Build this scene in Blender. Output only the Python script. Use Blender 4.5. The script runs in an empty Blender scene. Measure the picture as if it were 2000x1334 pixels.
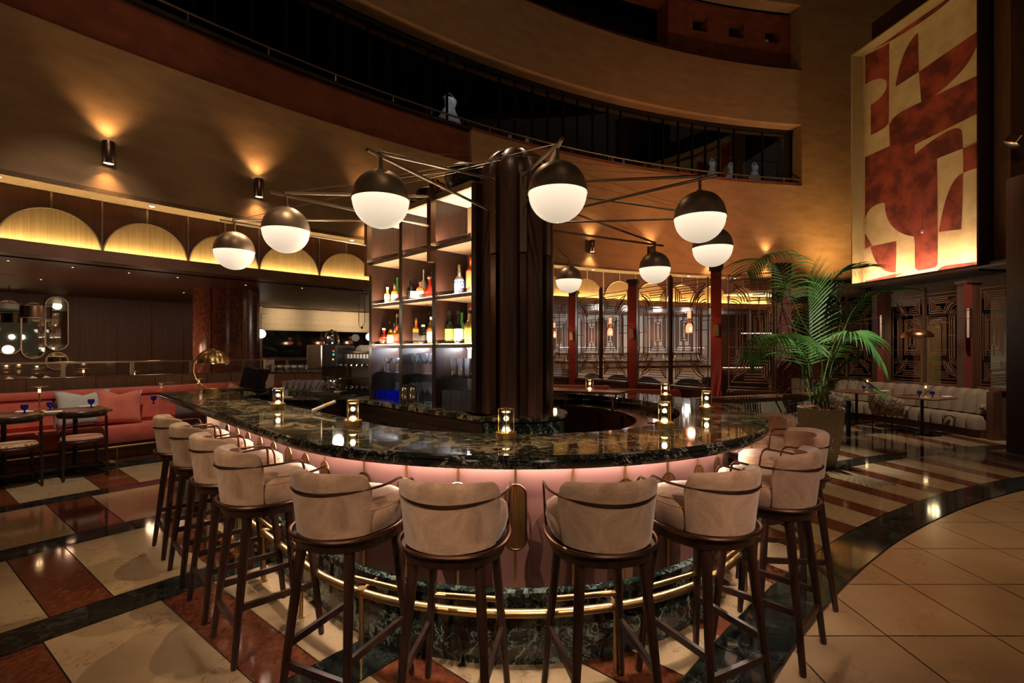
import bpy, math, random
from math import sin, cos, pi, radians, degrees, atan2, sqrt, hypot
from mathutils import Vector, Matrix
random.seed(7)
S = bpy.context.scene
COL = S.collection
# ---------------------------------------------------------------- camera, world, exposure
F, HOR, H = 944.0, 683.0, 1.5            # focal length in pixels, horizon row, eye height
cam_d = bpy.data.cameras.new('camera'); cam = bpy.data.objects.new('camera', cam_d); COL.objects.link(cam)
cam_d.sensor_width = 36; cam_d.lens = F / 2000 * 36; cam_d.shift_y = (HOR - 667) / 2000
cam.location = (0, 0, H); cam.rotation_euler = (pi / 2, 0, 0); cam_d.clip_end = 200
S.camera = cam
S.view_settings.view_transform = 'Standard'; S.view_settings.look = 'None'
S.view_settings.gamma = 1; S.view_settings.use_curve_mapping = False
S.view_settings.exposure = 0.0
S.cycles.use_denoising = True
S.cycles.max_bounces = 8; S.cycles.transparent_max_bounces = 24; S.cycles.sample_clamp_indirect = 3.0
S.cycles.caustics_reflective = False; S.cycles.caustics_refractive = False
W = bpy.data.worlds.new('world'); S.world = W; W.use_nodes = True
W.node_tree.nodes['Background'].inputs[0].default_value = (1.0, 0.66, 0.42, 1)
W.node_tree.nodes['Background'].inputs[1].default_value = 0.034

CX, CY = 10.7, -6.95                       # centre of the round atrium
def pol(phi, r): a = radians(phi); return (CX - r * cos(a), CY + r * sin(a))
BX, BY = 0.03, 3.80                        # centre of the round end of the bar
RT = sqrt(0.5)
def un(u, n): return ((n - u) * RT, (n + u) * RT)
CU, CN = (BY - BX) * RT, (BY + BX) * RT
def bar(th, r): a = radians(th); return (BX + r * sin(a), BY - r * cos(a))
def ray(px, r):                            # where the sight line of column px meets the circle r round the atrium centre
    d = (px - 1000) / F; a = d * d + 1; b = -2 * (d * CX + CY); c = CX * CX + CY * CY - r * r
    t = (-b + sqrt(b * b - 4 * a * c)) / (2 * a); return d * t, t
def phi_of(px, r): x, y = ray(px, r); return degrees(atan2(y - CY, CX - x))
def at(px, py, d): return ((px - 1000) * d / F, d, H + (HOR - py) * d / F)

LS = []
def spot(loc, target, power, size, blend=0.5, col=(1, .72, .45), r=0.02, name='spot_light'):
    l = bpy.data.lights.new(name, 'SPOT'); l.energy = power; l.spot_size = radians(size); l.spot_blend = blend
    l.color = col; l.shadow_soft_size = r
    o = bpy.data.objects.new(name, l); COL.objects.link(o); o.location = loc
    d = Vector(target) - Vector(loc); o.rotation_euler = d.to_track_quat('-Z', 'Y').to_euler(); return o
def point(loc, power, col=(1, .72, .45), r=0.03, name='point_light'):
    l = bpy.data.lights.new(name, 'POINT'); l.energy = power; l.color = col; l.shadow_soft_size = r
    o = bpy.data.objects.new(name, l); COL.objects.link(o); o.location = loc; return o
WARM = (1, .70, .42); AMB = (1, .58, .28)
# accent spots high up in the atrium, outside the view; added fills are marked
spot((-2.6, -4.2, 6.4), (-0.9, 2.2, 0.85), 1215, 17, .9, (1, .72, .50))
spot((1.6, -4.6, 6.4), (0.3, 2.0, 0.85), 1215, 16, .9, (1, .72, .52))
spot((3.8, -3.4, 6.4), (1.3, 2.7, 0.85), 1107, 17, .9, (1, .70, .55))
spot((-6.2, -1.6, 6.2), (-2.0, 3.1, 0.85), 864, 18, .9, (1, .72, .50))
spot((1.5, -1.0, 9.0), (-4.6, 8.0, 5.2), 290, 96, 1., (1, .66, .38), .3)  # added soft fill for the curved wall at left
spot((3.0, -2.0, 9.0), (4.0, 13.0, 8.2), 190, 80, 1., (1, .66, .38), .3)  # added soft fill for the upper walls
spot((3.0, 1.0, 7.0), (9.6, 9.0, 4.8), 220, 40, 1., (1, .60, .36), .2)  # added fill for the dark wall right of the mural
spot((-4.2, 1.2, 8.0), (-3.2, 3.0, 0.0), 160, 44, 1., WARM)
spot((-3.3, 3.6, 8.0), (-5.2, 6.2, 0.3), 1100, 30, .7, (1, .84, .68))
spot((-1.2, 6.4, 7.0), (-0.9, 3.9, 1.0), 520, 50, .8, WARM)
spot((3.6, 5.4, 8.5), (4.4, 5.2, 0), 800, 34, .8, WARM)
spot((6.6, 6.6, 6.0), (7.6, 9.2, 0.5), 700, 44, .7, (1, .80, .62))
spot((5.2, 1.0, 8.5), (3.0, 3.0, 0), 260, 34, 1., WARM)
spot((4.6, 3.2, 7.5), (4.0, 6.25, 1.25), 2300, 22, .8, (1, .95, .84))
spot((5.2, 9.2, 3.2), (4.2, 13.5, 4.6), 430, 125, 1., (1, .42, .16))  # added orange wash for the lower wall at right
spot((8.6, 12.2, 3.3), (8.9, 13.4, 5.2), 300, 110, 1., (1, .60, .20))  # added to brighten the pier beside the mural
spot((-2.6, 5.6, 7.0), (-2.0, 3.6, 1.0), 520, 26, .9, WARM)  # added to bring out the marble at the counter's left side
spot((-.2, 1.0, 7.5), (-1.2, 3.6, .8), 420, 15, .8, WARM)  # added to lift the cabinets below the shelving
spot((-.6, .4, 7.5), (0.0, 3.6, 1.9), 230, 17, 1., (1, .68, .46))  # added to lift the dark column
spot((2.6, 1.2, 8.5), (3.0, 3.0, 0), 420, 20, 1., AMB)

# ---------------------------------------------------------------- mesh builder
class MB:
    def __init__(s): s.v = []; s.f = []; s.m = []; s.mi = 0
    def mat(s, i): s.mi = i; return s
    def add(s, vs, fs):
        b = len(s.v); s.v += [tuple(p) for p in vs]
        for f in fs: s.f.append(tuple(b + i for i in f)); s.m.append(s.mi)
        return s
    def box(s, cx, cy, cz, sx, sy, sz, rz=0):
        c, n = cos(rz), sin(rz); vs = []
        for z in (-1, 1):
            for x, y in ((-1, -1), (1, -1), (1, 1), (-1, 1)):
                X, Y = x * sx / 2, y * sy / 2
                vs.append((cx + X * c - Y * n, cy + X * n + Y * c, cz + z * sz / 2))
        return s.add(vs, [(3, 2, 1, 0), (4, 5, 6, 7), (0, 1, 5, 4), (1, 2, 6, 5), (2, 3, 7, 6), (3, 0, 4, 7)])
    def bbox(s, cx, cy, cz, sx, sy, sz, b=0.01, rz=0):     # bevelled box: rounded-rect prism with chamfered top and bottom
        c, n = cos(rz), sin(rz); rings = []
        for z, k in ((-sz / 2, b), (-sz / 2 + b, 0), (sz / 2 - b, 0), (sz / 2, b)):
            X, Y = sx / 2 - k, sy / 2 - k
            rings.append([(cx + x * c - y * n, cy + x * n + y * c, cz + z) for x, y in
                          ((-X + b, -Y), (X - b, -Y), (X, -Y + b), (X, Y - b), (X - b, Y), (-X + b, Y), (-X, Y - b), (-X, -Y + b))])
        return s.loft(rings, True)
    def loft(s, rings, caps=True, closed=True):
        n = len(rings[0]); vs = [p for r in rings for p in r]; fs = []
        for i in range(len(rings) - 1):
            for j in range(n if closed else n - 1):
                k = (j + 1) % n; fs.append((i * n + j, i * n + k, (i + 1) * n + k, (i + 1) * n + j))
        if caps and closed:
            fs.append(tuple(reversed(range(n)))); fs.append(tuple((len(rings) - 1) * n + j for j in range(n)))
        return s.add(vs, fs)
    def lathe(s, prof, c=(0, 0, 0), seg=24, caps=False):
        rings = [[(c[0] + r * cos(2 * pi * j / seg), c[1] + r * sin(2 * pi * j / seg), c[2] + z) for j in range(seg)] for r, z in prof]
        return s.loft(rings, caps)
    def cyl(s, c, r, h, seg=20, r2=None): return s.lathe([(r, 0), (r if r2 is None else r2, h)], c, seg, True)
    def tube(s, pts, r, seg=8, closed=False, caps=True, sq=None):
        P = [Vector(p) for p in pts]; n = len(P); rings = []
        up = None
        for i in range(n):
            if closed: t = P[(i + 1) % n] - P[i - 1]
            elif i == 0: t = P[1] - P[0]
            elif i == n - 1: t = P[-1] - P[-2]
            else: t = (P[i + 1] - P[i]).normalized() + (P[i] - P[i - 1]).normalized()
            t.normalize()
            if up is None:
                up = Vector((0, 0, 1)) if abs(t.z) < .9 else Vector((0, 1, 0))
            a = t.cross(up)
            if a.length < 1e-4: a = t.cross(Vector((1, 0, 0)))
            a.normalize(); b = a.cross(t).normalized(); up = b
            R = r[i] if isinstance(r, (list, tuple)) else r
            if sq: rings.append([tuple(P[i] + a * x * R + b * y * R * sq) for x, y in ((-1, -1), (1, -1), (1, 1), (-1, 1))])
            else: rings.append([tuple(P[i] + a * R * cos(2 * pi * j / seg) + b * R * sin(2 * pi * j / seg)) for j in range(seg)])
        if closed: rings.append(rings[0])
        return s.loft(rings, caps and not closed)
    def prism(s, poly, z0, z1):                      # polygon in plan, counter-clockwise
        n = len(poly); vs = [(x, y, z0) for x, y in poly] + [(x, y, z1) for x, y in poly]
        fs = [tuple(reversed(range(n))), tuple(range(n, 2 * n))] + [(i, (i + 1) % n, n + (i + 1) % n, n + i) for i in range(n)]
        return s.add(vs, fs)
    def sector(s, r0, r1, z0, z1, a0, a1, step=1.0, f=pol):
        n = max(1, int(math.ceil(abs(a1 - a0) / step))); rings = []
        for i in range(n + 1):
            a = a0 + (a1 - a0) * i / n
            rings.append([(*f(a, r0), z0), (*f(a, r1), z0), (*f(a, r1), z1), (*f(a, r0), z1)])
        return s.loft(rings, True)
    def build(s, name, mats, parent=None, origin=None, smooth=40):
        me = bpy.data.meshes.new(name)
        o0 = Vector(origin) if origin is not None else Vector((0, 0, 0))
        me.from_pydata([tuple(Vector(p) - o0) for p in s.v], [], s.f)
        if not isinstance(mats, (list, tuple)): mats = [mats]
        for m in mats: me.materials.append(m)
        if any(s.m):
            for p, i in zip(me.polygons, s.m): p.material_index = i
        bm_fix(me)
        if smooth:
            me.shade_smooth(); me.set_sharp_from_angle(angle=radians(smooth))
        o = bpy.data.objects.new(name, me); COL.objects.link(o)
        if parent is not None: o.parent = parent
        if origin is not None: o.location = origin
        return o
import bmesh
def bm_fix(me):
    bm = bmesh.new(); bm.from_mesh(me); bmesh.ops.recalc_face_normals(bm, faces=bm.faces); bm.to_mesh(me); bm.free()

def thing(name, label, cat, loc=(0, 0, 0), rz=0, group=None):
    o = bpy.data.objects.new(name, None); COL.objects.link(o); o.location = loc; o.rotation_euler = (0, 0, rz)
    o.empty_display_size = .1
    return tag(o, label, cat, group)
def tag(o, label, cat, group=None):
    o['label'] = label; o['category'] = cat
    if group: o['group'] = group
    return o
def struct(name, mb, mats, smooth=40, label=None):
    o = mb.build(name, mats, None, None, smooth); o['kind'] = 'structure'
    if label: o['label'] = label
    return o
def copy_tree(o, parent=None):
    c = o.copy(); COL.objects.link(c)
    if parent is not None: c.parent = parent
    for ch in [x for x in KIDS.get(o.name, [])]: copy_tree(ch, c)
    return c
KIDS = {}
def index_kids():
    KIDS.clear()
    for o in bpy.data.objects:
        if o.parent: KIDS.setdefault(o.parent.name, []).append(o)
def dup(root, label, loc, rz=0, group=None, scale=None):
    index_kids(); c = copy_tree(root); c['label'] = label; c.location = loc; c.rotation_euler = (0, 0, rz)
    if group: c['group'] = group
    if scale: c.scale = (scale,) * 3
    return c

# ---------------------------------------------------------------- materials
class MT:
    def __init__(s, name):
        s.m = bpy.data.materials.new(name); s.m.use_nodes = True; s.nt = s.m.node_tree; s.b = s.nt.nodes['Principled BSDF']
        s.out = s.nt.nodes['Material Output']
    def n(s, t, **k):
        nd = s.nt.nodes.new(t)
        for a, v in k.items():
            if a in nd.bl_rna.properties: setattr(nd, a, v)
            else: nd.inputs[a.replace('_', ' ')].default_value = v
        return nd
    def l(s, a, b): s.nt.links.new(a, b)
    def set(s, **k):
        for a, v in k.items():
            nm = {'col': 'Base Color', 'rough': 'Roughness', 'metal': 'Metallic', 'spec': 'Specular IOR Level', 'coat': 'Coat Weight', 'coatr': 'Coat Roughness',
                  'sheen': 'Sheen Weight', 'emit': 'Emission Color', 'es': 'Emission Strength', 'trans': 'Transmission Weight', 'ior': 'IOR', 'alpha': 'Alpha', 'sheenr': 'Sheen Roughness', 'aniso': 'Anisotropic'}[a]
            s.b.inputs[nm].default_value = (*v, 1) if isinstance(v, tuple) and len(v) == 3 else v
        return s
    def coord(s, scale=(1, 1, 1), kind='Object'):
        tc = s.n('ShaderNodeTexCoord'); mp = s.n('ShaderNodeMapping'); mp.inputs['Scale'].default_value = scale
        s.l(tc.outputs[kind], mp.inputs[0]); return mp.outputs[0]
    def noise(s, scale, detail=4, vec=None, rough=.55, dist=0):
        nd = s.n('ShaderNodeTexNoise'); nd.inputs['Scale'].default_value = scale; nd.inputs['Detail'].default_value = detail
        nd.inputs['Roughness'].default_value = rough; nd.inputs['Distortion'].default_value = dist
        if vec is not None: s.l(vec, nd.inputs['Vector'])
        return nd.outputs['Fac']
    def ramp(s, fac, stops):
        r = s.n('ShaderNodeValToRGB'); e = r.color_ramp.elements
        while len(e) < len(stops): e.new(.5)
        for i, (p, c) in enumerate(stops): e[i].position = p; e[i].color = (*c, 1)
        s.l(fac, r.inputs[0]); return r.outputs[0]
    def mix(s, fac, a, b, mode='MIX'):
        m = s.n('ShaderNodeMix', data_type='RGBA', blend_type=mode)
        for sock, v in ((m.inputs[0], fac), (m.inputs[6], a), (m.inputs[7], b)):
            if hasattr(v, 'is_linked') or hasattr(v, 'links'): s.l(v, sock)
            else: sock.default_value = (*v, 1) if isinstance(v, tuple) else v
        return m.outputs[2]
    def bump(s, h, strength=.3, dist=.01):
        b = s.n('ShaderNodeBump'); b.inputs['Strength'].default_value = strength; b.inputs['Distance'].default_value = dist
        s.l(h, b.inputs['Height']); s.l(b.outputs[0], s.b.inputs['Normal']); return s
    def colr(s, sock): s.l(sock, s.b.inputs['Base Color']); return s
def plain(name, col, rough=.5, metal=0, **k): return MT(name).set(col=col, rough=rough, metal=metal, **k).m
def mottled(name, c1, c2, scale, rough=.5, metal=0, stretch=(1, 1, 1), bump=0, bd=.004, detail=5, lo=.35, hi=.65, **k):
    t = MT(name).set(rough=rough, metal=metal, **k); v = t.coord(stretch); f = t.noise(scale, detail, v)
    t.colr(t.ramp(f, [(lo, c1), (hi, c2)]))
    if bump: t.bump(f, bump, bd)
    return t.m
def emis(name, col, st):
    t = MT(name).set(col=(0, 0, 0), emit=col, es=st); return t.m
def clear(name, tint=(1, 1, 1), gl=.9, rough=.02, base=.04):           # thin clear glass: see-through with mirror reflections at grazing angles
    t = MT(name); nt = t.nt; nt.nodes.remove(t.b)
    a = t.n('ShaderNodeBsdfTransparent'); a.inputs[0].default_value = (*tint, 1)
    g = t.n('ShaderNodeBsdfGlossy'); g.inputs['Roughness'].default_value = rough
    lw = t.n('ShaderNodeLayerWeight'); lw.inputs[0].default_value = .35
    mr = t.n('ShaderNodeMapRange'); mr.inputs['To Min'].default_value = base; mr.inputs['To Max'].default_value = gl
    t.l(lw.outputs['Fresnel'], mr.inputs[0]); m = t.n('ShaderNodeMixShader')
    t.l(mr.outputs[0], m.inputs[0]); t.l(a.outputs[0], m.inputs[1]); t.l(g.outputs[0], m.inputs[2]); t.l(m.outputs[0], t.out.inputs[0])
    return t.m

def milky(m, amt, c=(.9, .93, 1)):
    nt = m.node_tree; out = nt.nodes['Material Output']; src = out.inputs[0].links[0].from_socket
    d = nt.nodes.new('ShaderNodeBsdfTranslucent'); d.inputs[0].default_value = (*c, 1); d2 = nt.nodes.new('ShaderNodeBsdfDiffuse'); d2.inputs[0].default_value = (*c, 1)
    a = nt.nodes.new('ShaderNodeAddShader'); nt.links.new(d.outputs[0], a.inputs[0]); nt.links.new(d2.outputs[0], a.inputs[1])
    x = nt.nodes.new('ShaderNodeMixShader'); x.inputs[0].default_value = amt; nt.links.new(src, x.inputs[1]); nt.links.new(a.outputs[0], x.inputs[2]); nt.links.new(x.outputs[0], out.inputs[0]); return m
def marble(name, dark, mid, vein, sc=2.2, w=.035, rough=.06, stretch=(1, 1, 1), fine=1.0):
    t = MT(name).set(rough=rough, spec=.6); v = t.coord(stretch)
    nz = t.n('ShaderNodeTexNoise'); nz.inputs['Scale'].default_value = sc; nz.inputs['Detail'].default_value = 5; t.l(v, nz.inputs['Vector'])
    off = t.n('ShaderNodeMix', data_type='VECTOR') if False else None
    add = t.n('ShaderNodeVectorMath', operation='MULTIPLY_ADD'); t.l(nz.outputs['Color'], add.inputs[0]); add.inputs[1].default_value = (.55, .55, .55); t.l(v, add.inputs[2])
    def veins(scale, width, seed):
        n2 = t.n('ShaderNodeTexNoise'); n2.inputs['Scale'].default_value = scale; n2.inputs['Detail'].default_value = 6; n2.inputs['Roughness'].default_value = .6
        o = t.n('ShaderNodeVectorMath', operation='ADD'); t.l(add.outputs[0], o.inputs[0]); o.inputs[1].default_value = (seed, seed * 1.7, seed * .3); t.l(o.outputs[0], n2.inputs['Vector'])
        s = t.n('ShaderNodeMath', operation='SUBTRACT'); t.l(n2.outputs['Fac'], s.inputs[0]); s.inputs[1].default_value = .5
        a = t.n('ShaderNodeMath', operation='ABSOLUTE'); t.l(s.outputs[0], a.inputs[0])
        r = t.n('ShaderNodeMapRange'); t.l(a.outputs[0], r.inputs[0]); r.inputs['From Max'].default_value = width; r.inputs['To Min'].default_value = 1; r.inputs['To Max'].default_value = 0
        return r.outputs[0]
    big = veins(sc * .9, w, 3.1); small = veins(sc * 4.5, w * .9, 7.7)
    base = t.ramp(t.noise(sc * 1.3, 6, add.outputs[0]), [(.35, dark), (.7, mid)])
    patch = t.noise(sc * .8, 3, v); pm = t.n('ShaderNodeMapRange'); t.l(patch, pm.inputs[0]); pm.inputs['From Min'].default_value = .36; pm.inputs['From Max'].default_value = .58
    mu = t.n('ShaderNodeMath', operation='MULTIPLY'); t.l(small, mu.inputs[0]); t.l(pm.outputs[0], mu.inputs[1])
    mu2 = t.n('ShaderNodeMath', operation='MULTIPLY'); t.l(mu.outputs[0], mu2.inputs[0]); mu2.inputs[1].default_value = .75 * fine
    mu3 = t.n('ShaderNodeMath', operation='MULTIPLY'); t.l(big, mu3.inputs[0]); mu3.inputs[1].default_value = .8
    mx = t.n('ShaderNodeMath', operation='MAXIMUM'); t.l(mu2.outputs[0], mx.inputs[0]); t.l(mu3.outputs[0], mx.inputs[1])
    t.colr(t.mix(mx.outputs[0], base, vein)); return t.m

M = {}
M['top'] = marble('green_marble_top', (.010, .013, .008), (.045, .048, .024), (.52, .43, .26), 2.4, .030, .045, (1, 1, 1))
M['plinth'] = marble('green_marble_plinth', (.006, .010, .009), (.016, .026, .022), (.26, .33, .28), 3.2, .022, .10, (1, 1, 1), 1.2)
M['nero'] = marble('dark_marble', (.005, .006, .005), (.012, .013, .010), (.30, .29, .23), 4.0, .014, .10)
M['cream_tile'] = marble('cream_marble_floor', (.34, .235, .13), (.44, .32, .19), (.20, .12, .06), 1.6, .006, .08)
M['beige_tile'] = marble('beige_limestone_floor', (.42, .27, .15), (.52, .34, .19), (.34, .21, .12), 1.4, .006, .22)
M['rust_tile'] = mottled('rust_marble_floor', (.085, .024, .011), (.17, .052, .022), 38, .08, stretch=(1, .6, 1), lo=.36, hi=.68)
M['dark_tile'] = marble('dark_green_floor_band', (.006, .008, .008), (.020, .024, .020), (.06, .075, .06), 3, .02, .07)
M['grout'] = plain('grout', (.10, .075, .055), .6)
M['stucco'] = mottled('tan_stucco', (.29, .17, .085), (.36, .215, .11), 5, .85, stretch=(1, 1, 2.2), bump=.0)
t = MT('tan_stucco_wall').set(rough=.85); v = t.coord((1, 1, 3.0)); f1 = t.noise(2.2, 6, v); f2 = t.noise(60, 3, v)
t.colr(t.ramp(f1, [(.3, (.27, .155, .075)), (.7, (.38, .225, .115))]))
ad = t.n('ShaderNodeMath', operation='ADD'); t.l(f1, ad.inputs[0]); t.l(f2, ad.inputs[1]); t.bump(ad.outputs[0], .35, .02); M['stucco'] = t.m
M['redplaster'] = mottled('rust_red_plaster', (.17, .042, .018), (.25, .066, .026), 3, .8, stretch=(1, 1, 1.5), bump=.15, bd=.01)
M['void'] = plain('dark_interior', (.012, .010, .012), .6)
M['darkwood'] = mottled('dark_stained_wood', (.019, .0085, .0062), (.043, .018, .012), 30, .32, stretch=(1, 1, .12), spec=.5)
M['colwood'] = mottled('column_wood', (.080, .036, .024), (.13, .062, .044), 26, .36, stretch=(1, 1, .08))
M['walnut'] = mottled('brown_wood_panel', (.085, .034, .017), (.13, .055, .027), 26, .42, stretch=(1, 1, .06))
M['walnut2'] = mottled('mid_brown_wood', (.14, .062, .03), (.20, .095, .048), 26, .42, stretch=(1, 1, .06))
M['ceilwood'] = mottled('brown_lacquer_ceiling', (.12, .055, .034), (.16, .075, .046), 3, .42)
M['archwood'] = mottled('ribbed_gold_wood', (.34, .21, .095), (.46, .30, .14), 60, .45, stretch=(1, 1, .03))
M['bronze'] = mottled('dark_bronze', (.21, .125, .085), (.27, .165, .11), 12, .30, 1.0, stretch=(1, 1, .2))
M['bronze2'] = plain('brushed_bronze', (.52, .40, .29), .32, 1.0)
M['cap'] = mottled('brushed_bronze_cap', (.50, .37, .26), (.74, .57, .41), 7, .40, .72, stretch=(1, 1, .05))
M['brass'] = plain('satin_brass', (.78, .52, .23), .33, 1.0)
M['matteblack'] = plain('matte_black', (.006, .006, .006), .9, spec=.1)
M['brassd'] = plain('antique_brass', (.60, .41, .19), .34, 1.0)
M['lattice'] = plain('bronze_lattice_metal', (.32, .17, .10), .38, .6)
M['pink'] = mottled('dusty_pink_lacquer', (.26, .125, .11), (.29, .14, .125), 3, .34, lo=.3, hi=.7)
t = MT('tan_velvet').set(rough=.95, sheen=.5, sheenr=.5); v = t.coord((1, 1, 1)); f1 = t.noise(7, 8, v, .7, .8)
t.colr(t.ramp(f1, [(.30, (.27, .15, .085)), (.70, (.62, .40, .25))])); t.bump(t.noise(120, 2, v), .12, .002); M['velvet'] = t.m
M['steel'] = plain('brushed_steel', (.42, .36, .30), .30, 1.0)
M['warmsteel'] = plain('steel_painted_reflection', (.42, .30, .20), .22, 1.0)  # steel with the warm reflection put into its colour
M['chrome'] = plain('polished_steel', (.75, .72, .68), .08, 1.0)
M['coral'] = mottled('coral_velvet', (.50, .082, .046), (.62, .115, .066), 7, .8, sheen=.4)
M['redpost'] = mottled('brick_red_lacquer', (.34, .035, .018), (.40, .047, .024), 2, .5)
M['maroon'] = plain('maroon_panel', (.15, .030, .032), .5)
M['sage'] = mottled('sage_panel', (.13, .105, .066), (.17, .135, .085), 20, .6, stretch=(1, 1, .08))
M['black'] = plain('black_metal', (.010, .009, .008), .35)
M['blackp'] = plain('black_plastic', (.012, .012, .014), .3)
M['white'] = plain('white_ceramic', (.75, .72, .66), .35)
M['paper'] = plain('paper', (.80, .77, .70), .7)
M['linen'] = mottled('cream_boucle', (.235, .175, .115), (.33, .25, .17), 90, .95, bump=.3, bd=.004)
M['glass'] = clear('clear_glass', (1, 1, 1), .85, .02, .05)
M['glass2'] = clear('drinking_glass', (.985, .99, 1), 1.0, .05, .05)
M['glassdark'] = clear('tinted_window_glass', (.55, .58, .62), .5, .02, .03)
milky(M['glass2'], .035)
M['blue'] = milky(clear('cobalt_glass', (.30, .38, 1.0), .8, .03, .06), .10, (.03, .06, .9))
M['blueg'] = MT('cobalt_goblet').set(col=(.012, .018, .30), rough=.05, spec=.9).m
M['mirror'] = plain('mirror_glass', (.72, .80, .70), .02, 1.0)  # green tint stands for reflected green light of the unseen room
M['night'] = plain('night_window_glass', (.004, .004, .005), .03, 0, spec=.8)
M['mug'] = clear('teapot_glass', (.9, .9, .9), .9, .03, .1)
def leafmat():
    t = MT('palm_leaf').set(rough=.5, spec=.25); v = t.coord(); t.colr(t.ramp(t.noise(5, 3, v), [(.3, (.030, .095, .016)), (.7, (.07, .20, .035))])); return t.m
M['leaf'] = leafmat(); M['stem'] = plain('palm_stem', (.10, .16, .045), .45)
M['planter'] = mottled('ribbed_stone_planter', (.44, .37, .25), (.54, .46, .32), 60, .75, stretch=(.3, .3, 2), bump=.3)
M['soil'] = mottled('brown_moss', (.10, .038, .016), (.20, .08, .032), 40, .95, bump=.8, bd=.02)
M['globe'] = None
def globemat():
    t = MT('frosted_globe').set(col=(.8, .76, .7), rough=.3); g = t.n('ShaderNodeTexCoord'); sp = t.n('ShaderNodeSeparateXYZ'); t.l(g.outputs['Object'], sp.inputs[0])
    mr = t.n('ShaderNodeMapRange'); t.l(sp.outputs[2], mr.inputs[0]); mr.inputs['From Min'].default_value = -.14; mr.inputs['From Max'].default_value = 0.0
    mr.inputs['To Min'].default_value = .62; mr.inputs['To Max'].default_value = 1.25  # emission painted brighter towards the top for a bulb not modelled
    t.l(mr.outputs[0], t.b.inputs['Emission Strength']); t.b.inputs['Emission Color'].default_value = (1, .80, .58, 1); return t.m
M['globe'] = globemat()
M['led_pink'] = emis('led_strip_under_counter', (1, .80, .64), 165)
M['led_cove'] = emis('led_strip_cove', (1, .80, .36), 210)
M['led_shelf'] = emis('led_strip_shelf', (1, .76, .50), 420)
M['led_cool'] = emis('led_strip_cool', (.80, .86, 1), 300)
M['flame'] = emis('lamp_glow', (1, .66, .30), 6)
M['bulb'] = emis('bulb_lens', (1, .72, .42), 14)
M['tlamp'] = emis('table_lamp_glow', (1, .62, .28), 3.0)
M['amberglass'] = emis('lit_glass_shade', (1, .56, .30), 2.2)
M['pinkglass'] = clear('pink_glass_shade', (1, .55, .45), .5, .05, .1)
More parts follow.
